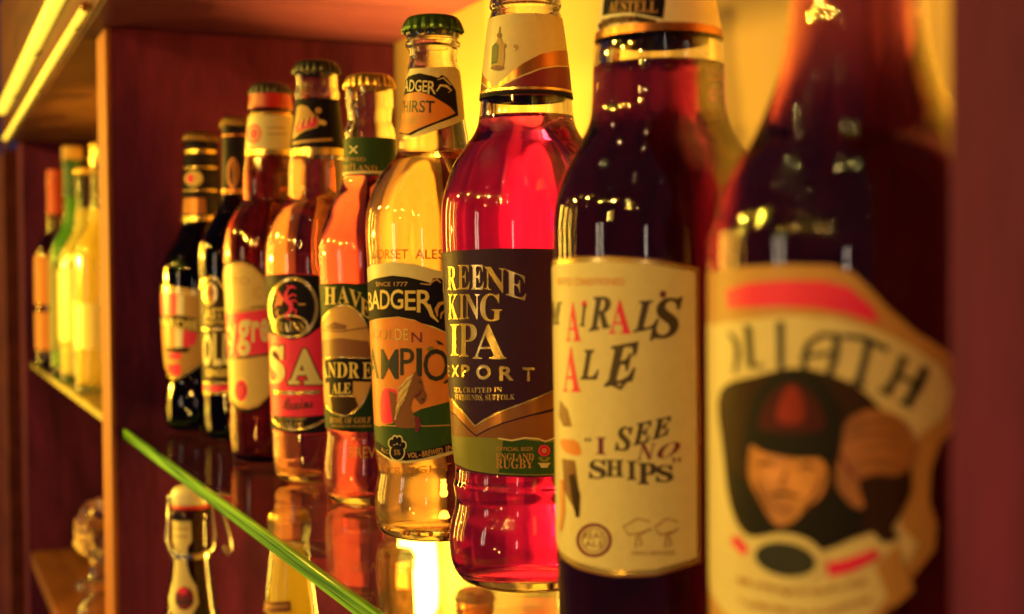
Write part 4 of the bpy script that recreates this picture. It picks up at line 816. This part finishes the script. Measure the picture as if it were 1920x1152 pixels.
# ------------------------------------------------------------------ the neighbouring compartment
GN = 'tall bottles on the glass shelf of the neighbouring compartment'
def spirit(H, R, neck, sh):
    return [(1, R*0.84), (4, R*0.95), (10, R), (sh-30, R), (sh-8, R*0.97), (sh+8, R*0.82), (sh+22, R*0.58), (sh+38, neck*1.12), (sh+60, neck), (H-24, neck*0.96), (H-20, neck*1.06), (H-14, neck*1.06), (H-12, neck*0.98), (H, neck*0.96)]
b = Bottle('spirit_bottle', -2.215, 0.197, 0, spirit(298, 33, 12.5, 175), 'brown bottle with red neck capsule and two tan label panels', group=GN)
b.glass(G_AMBER, 200, L_COPPER); b.band('capsule', 232, 299, mat('red capsule', (0.62, 0.07, 0.03), 0.35), 0.0006)
b.crown(MATS['red capsule'], 300.5, 13.2)
b.poly('label', [(A, -100, 470), (A, -55, 472), (A, -20, 474), (A, 40, 474), (A, 40, 560), (A, -20, 562), (A, -100, 560)], P_ORANGE); b.poly('label', [(A, -100, 572), (A, -20, 574), (A, 40, 574), (A, 40, 640), (A, -20, 642), (A, -100, 640)], P_ORANGE)
b = Bottle('spirit_bottle', -2.06, 0.207, 0, spirit(318, 35, 13.5, 180), 'green glass bottle with tan stopper and long pale label', group=GN)
b.glass(M_SHELF, 268, L_CLOUDG); b.poly('label', [(A, -110, 490), (A, -50, 488), (A, 20, 490), (A, 20, 640), (A, -50, 644), (A, -110, 640)], P_OLIVE); b.band('capsule', 250, 302, mat('green capsule', (0.03, 0.10, 0.03), 0.3), 0.0006)
obj('stopper', lathe_mesh('stopper', [(0.0135, 0.303), (0.0150, 0.305), (0.0150, 0.320), (0.0135, 0.323), (0, 0.3235)], 32), P_TAN, b.root, True)
b = Bottle('spirit_bottle', -2.135, 0.290, 0, spirit(335, 34, 13.0, 190), 'tall dark bottle with black cap, behind the green glass one', group=GN)
b.glass(G_DARK, 210, L_BLACK); b.band('capsule', 300, 336, C_BLACK, 0.0006); b.crown(C_BLACK, 338, 13.8); b.band('label', 50, 140, P_TAN)
b = Bottle('spirit_bottle', -1.885, 0.206, 0, spirit(276, 37, 14.5, 168), 'bright clear bottle with broad yellow label and dark square mark', group=GN)
b.glass(M_SHELF, 225, L_CLOUDP); b.poly('label', [(A, -90, 500), (A, -30, 500), (A, 30, 500), (A, 30, 625), (A, -30, 628), (A, -90, 625)], P_GOLDP); b.crown(C_GOLD, 279, 15.2)
b.poly('mark', [(150, 593), (178, 593), (178, 622), (150, 622)], P_DBROWN, None, 4)
b = Bottle('spirit_bottle', -1.700, 0.205, 0, spirit(292, 36, 14.0, 172), 'clear bottle with gold cap hard against the oak divider edge', group=GN)
b.glass(M_SHELF, 215, L_CLOUD); b.poly('label', [(A, -80, 560), (A, -30, 560), (A, 20, 560), (A, 20, 640), (A, -30, 642), (A, -80, 640)], P_GOLDP); b.band('capsule', 268, 290, P_GOLD, 0.0006); b.crown(C_GOLD, 295, 15.2)

# cut-glass decanter on the lower board
b = Bottle('glass_decanter', -1.660, 0.191, ZF, [(1, 24), (4, 27), (10, 28.5), (38, 28), (52, 24), (60, 17), (64, 13), (68, 16), (71, 27), (76, 28), (80, 26), (83, 15), (90, 12.5), (98, 12.2)],
    'clear cut-glass decanter with knobbly round stopper on the brown lower board', 'decanter')
b.glass(glass('crystal', None, (1, 0.97, 0.9)), 34, L_PALE)
bm = bmesh.new(); bmesh.ops.create_icosphere(bm, subdivisions=3, radius=0.029)
for i, v in enumerate(bm.verts):
    k = 1+0.10*math.sin(i*2.399)+0.05*math.sin(i*5.1); v.co = Vector((v.co.x*k, v.co.y*k, v.co.z*k*1.25))
    v.co.z += 0.138
me = bpy.data.meshes.new('stopper'); bm.to_mesh(me); bm.free()
obj('stopper', me, MATS['crystal'], b.root)
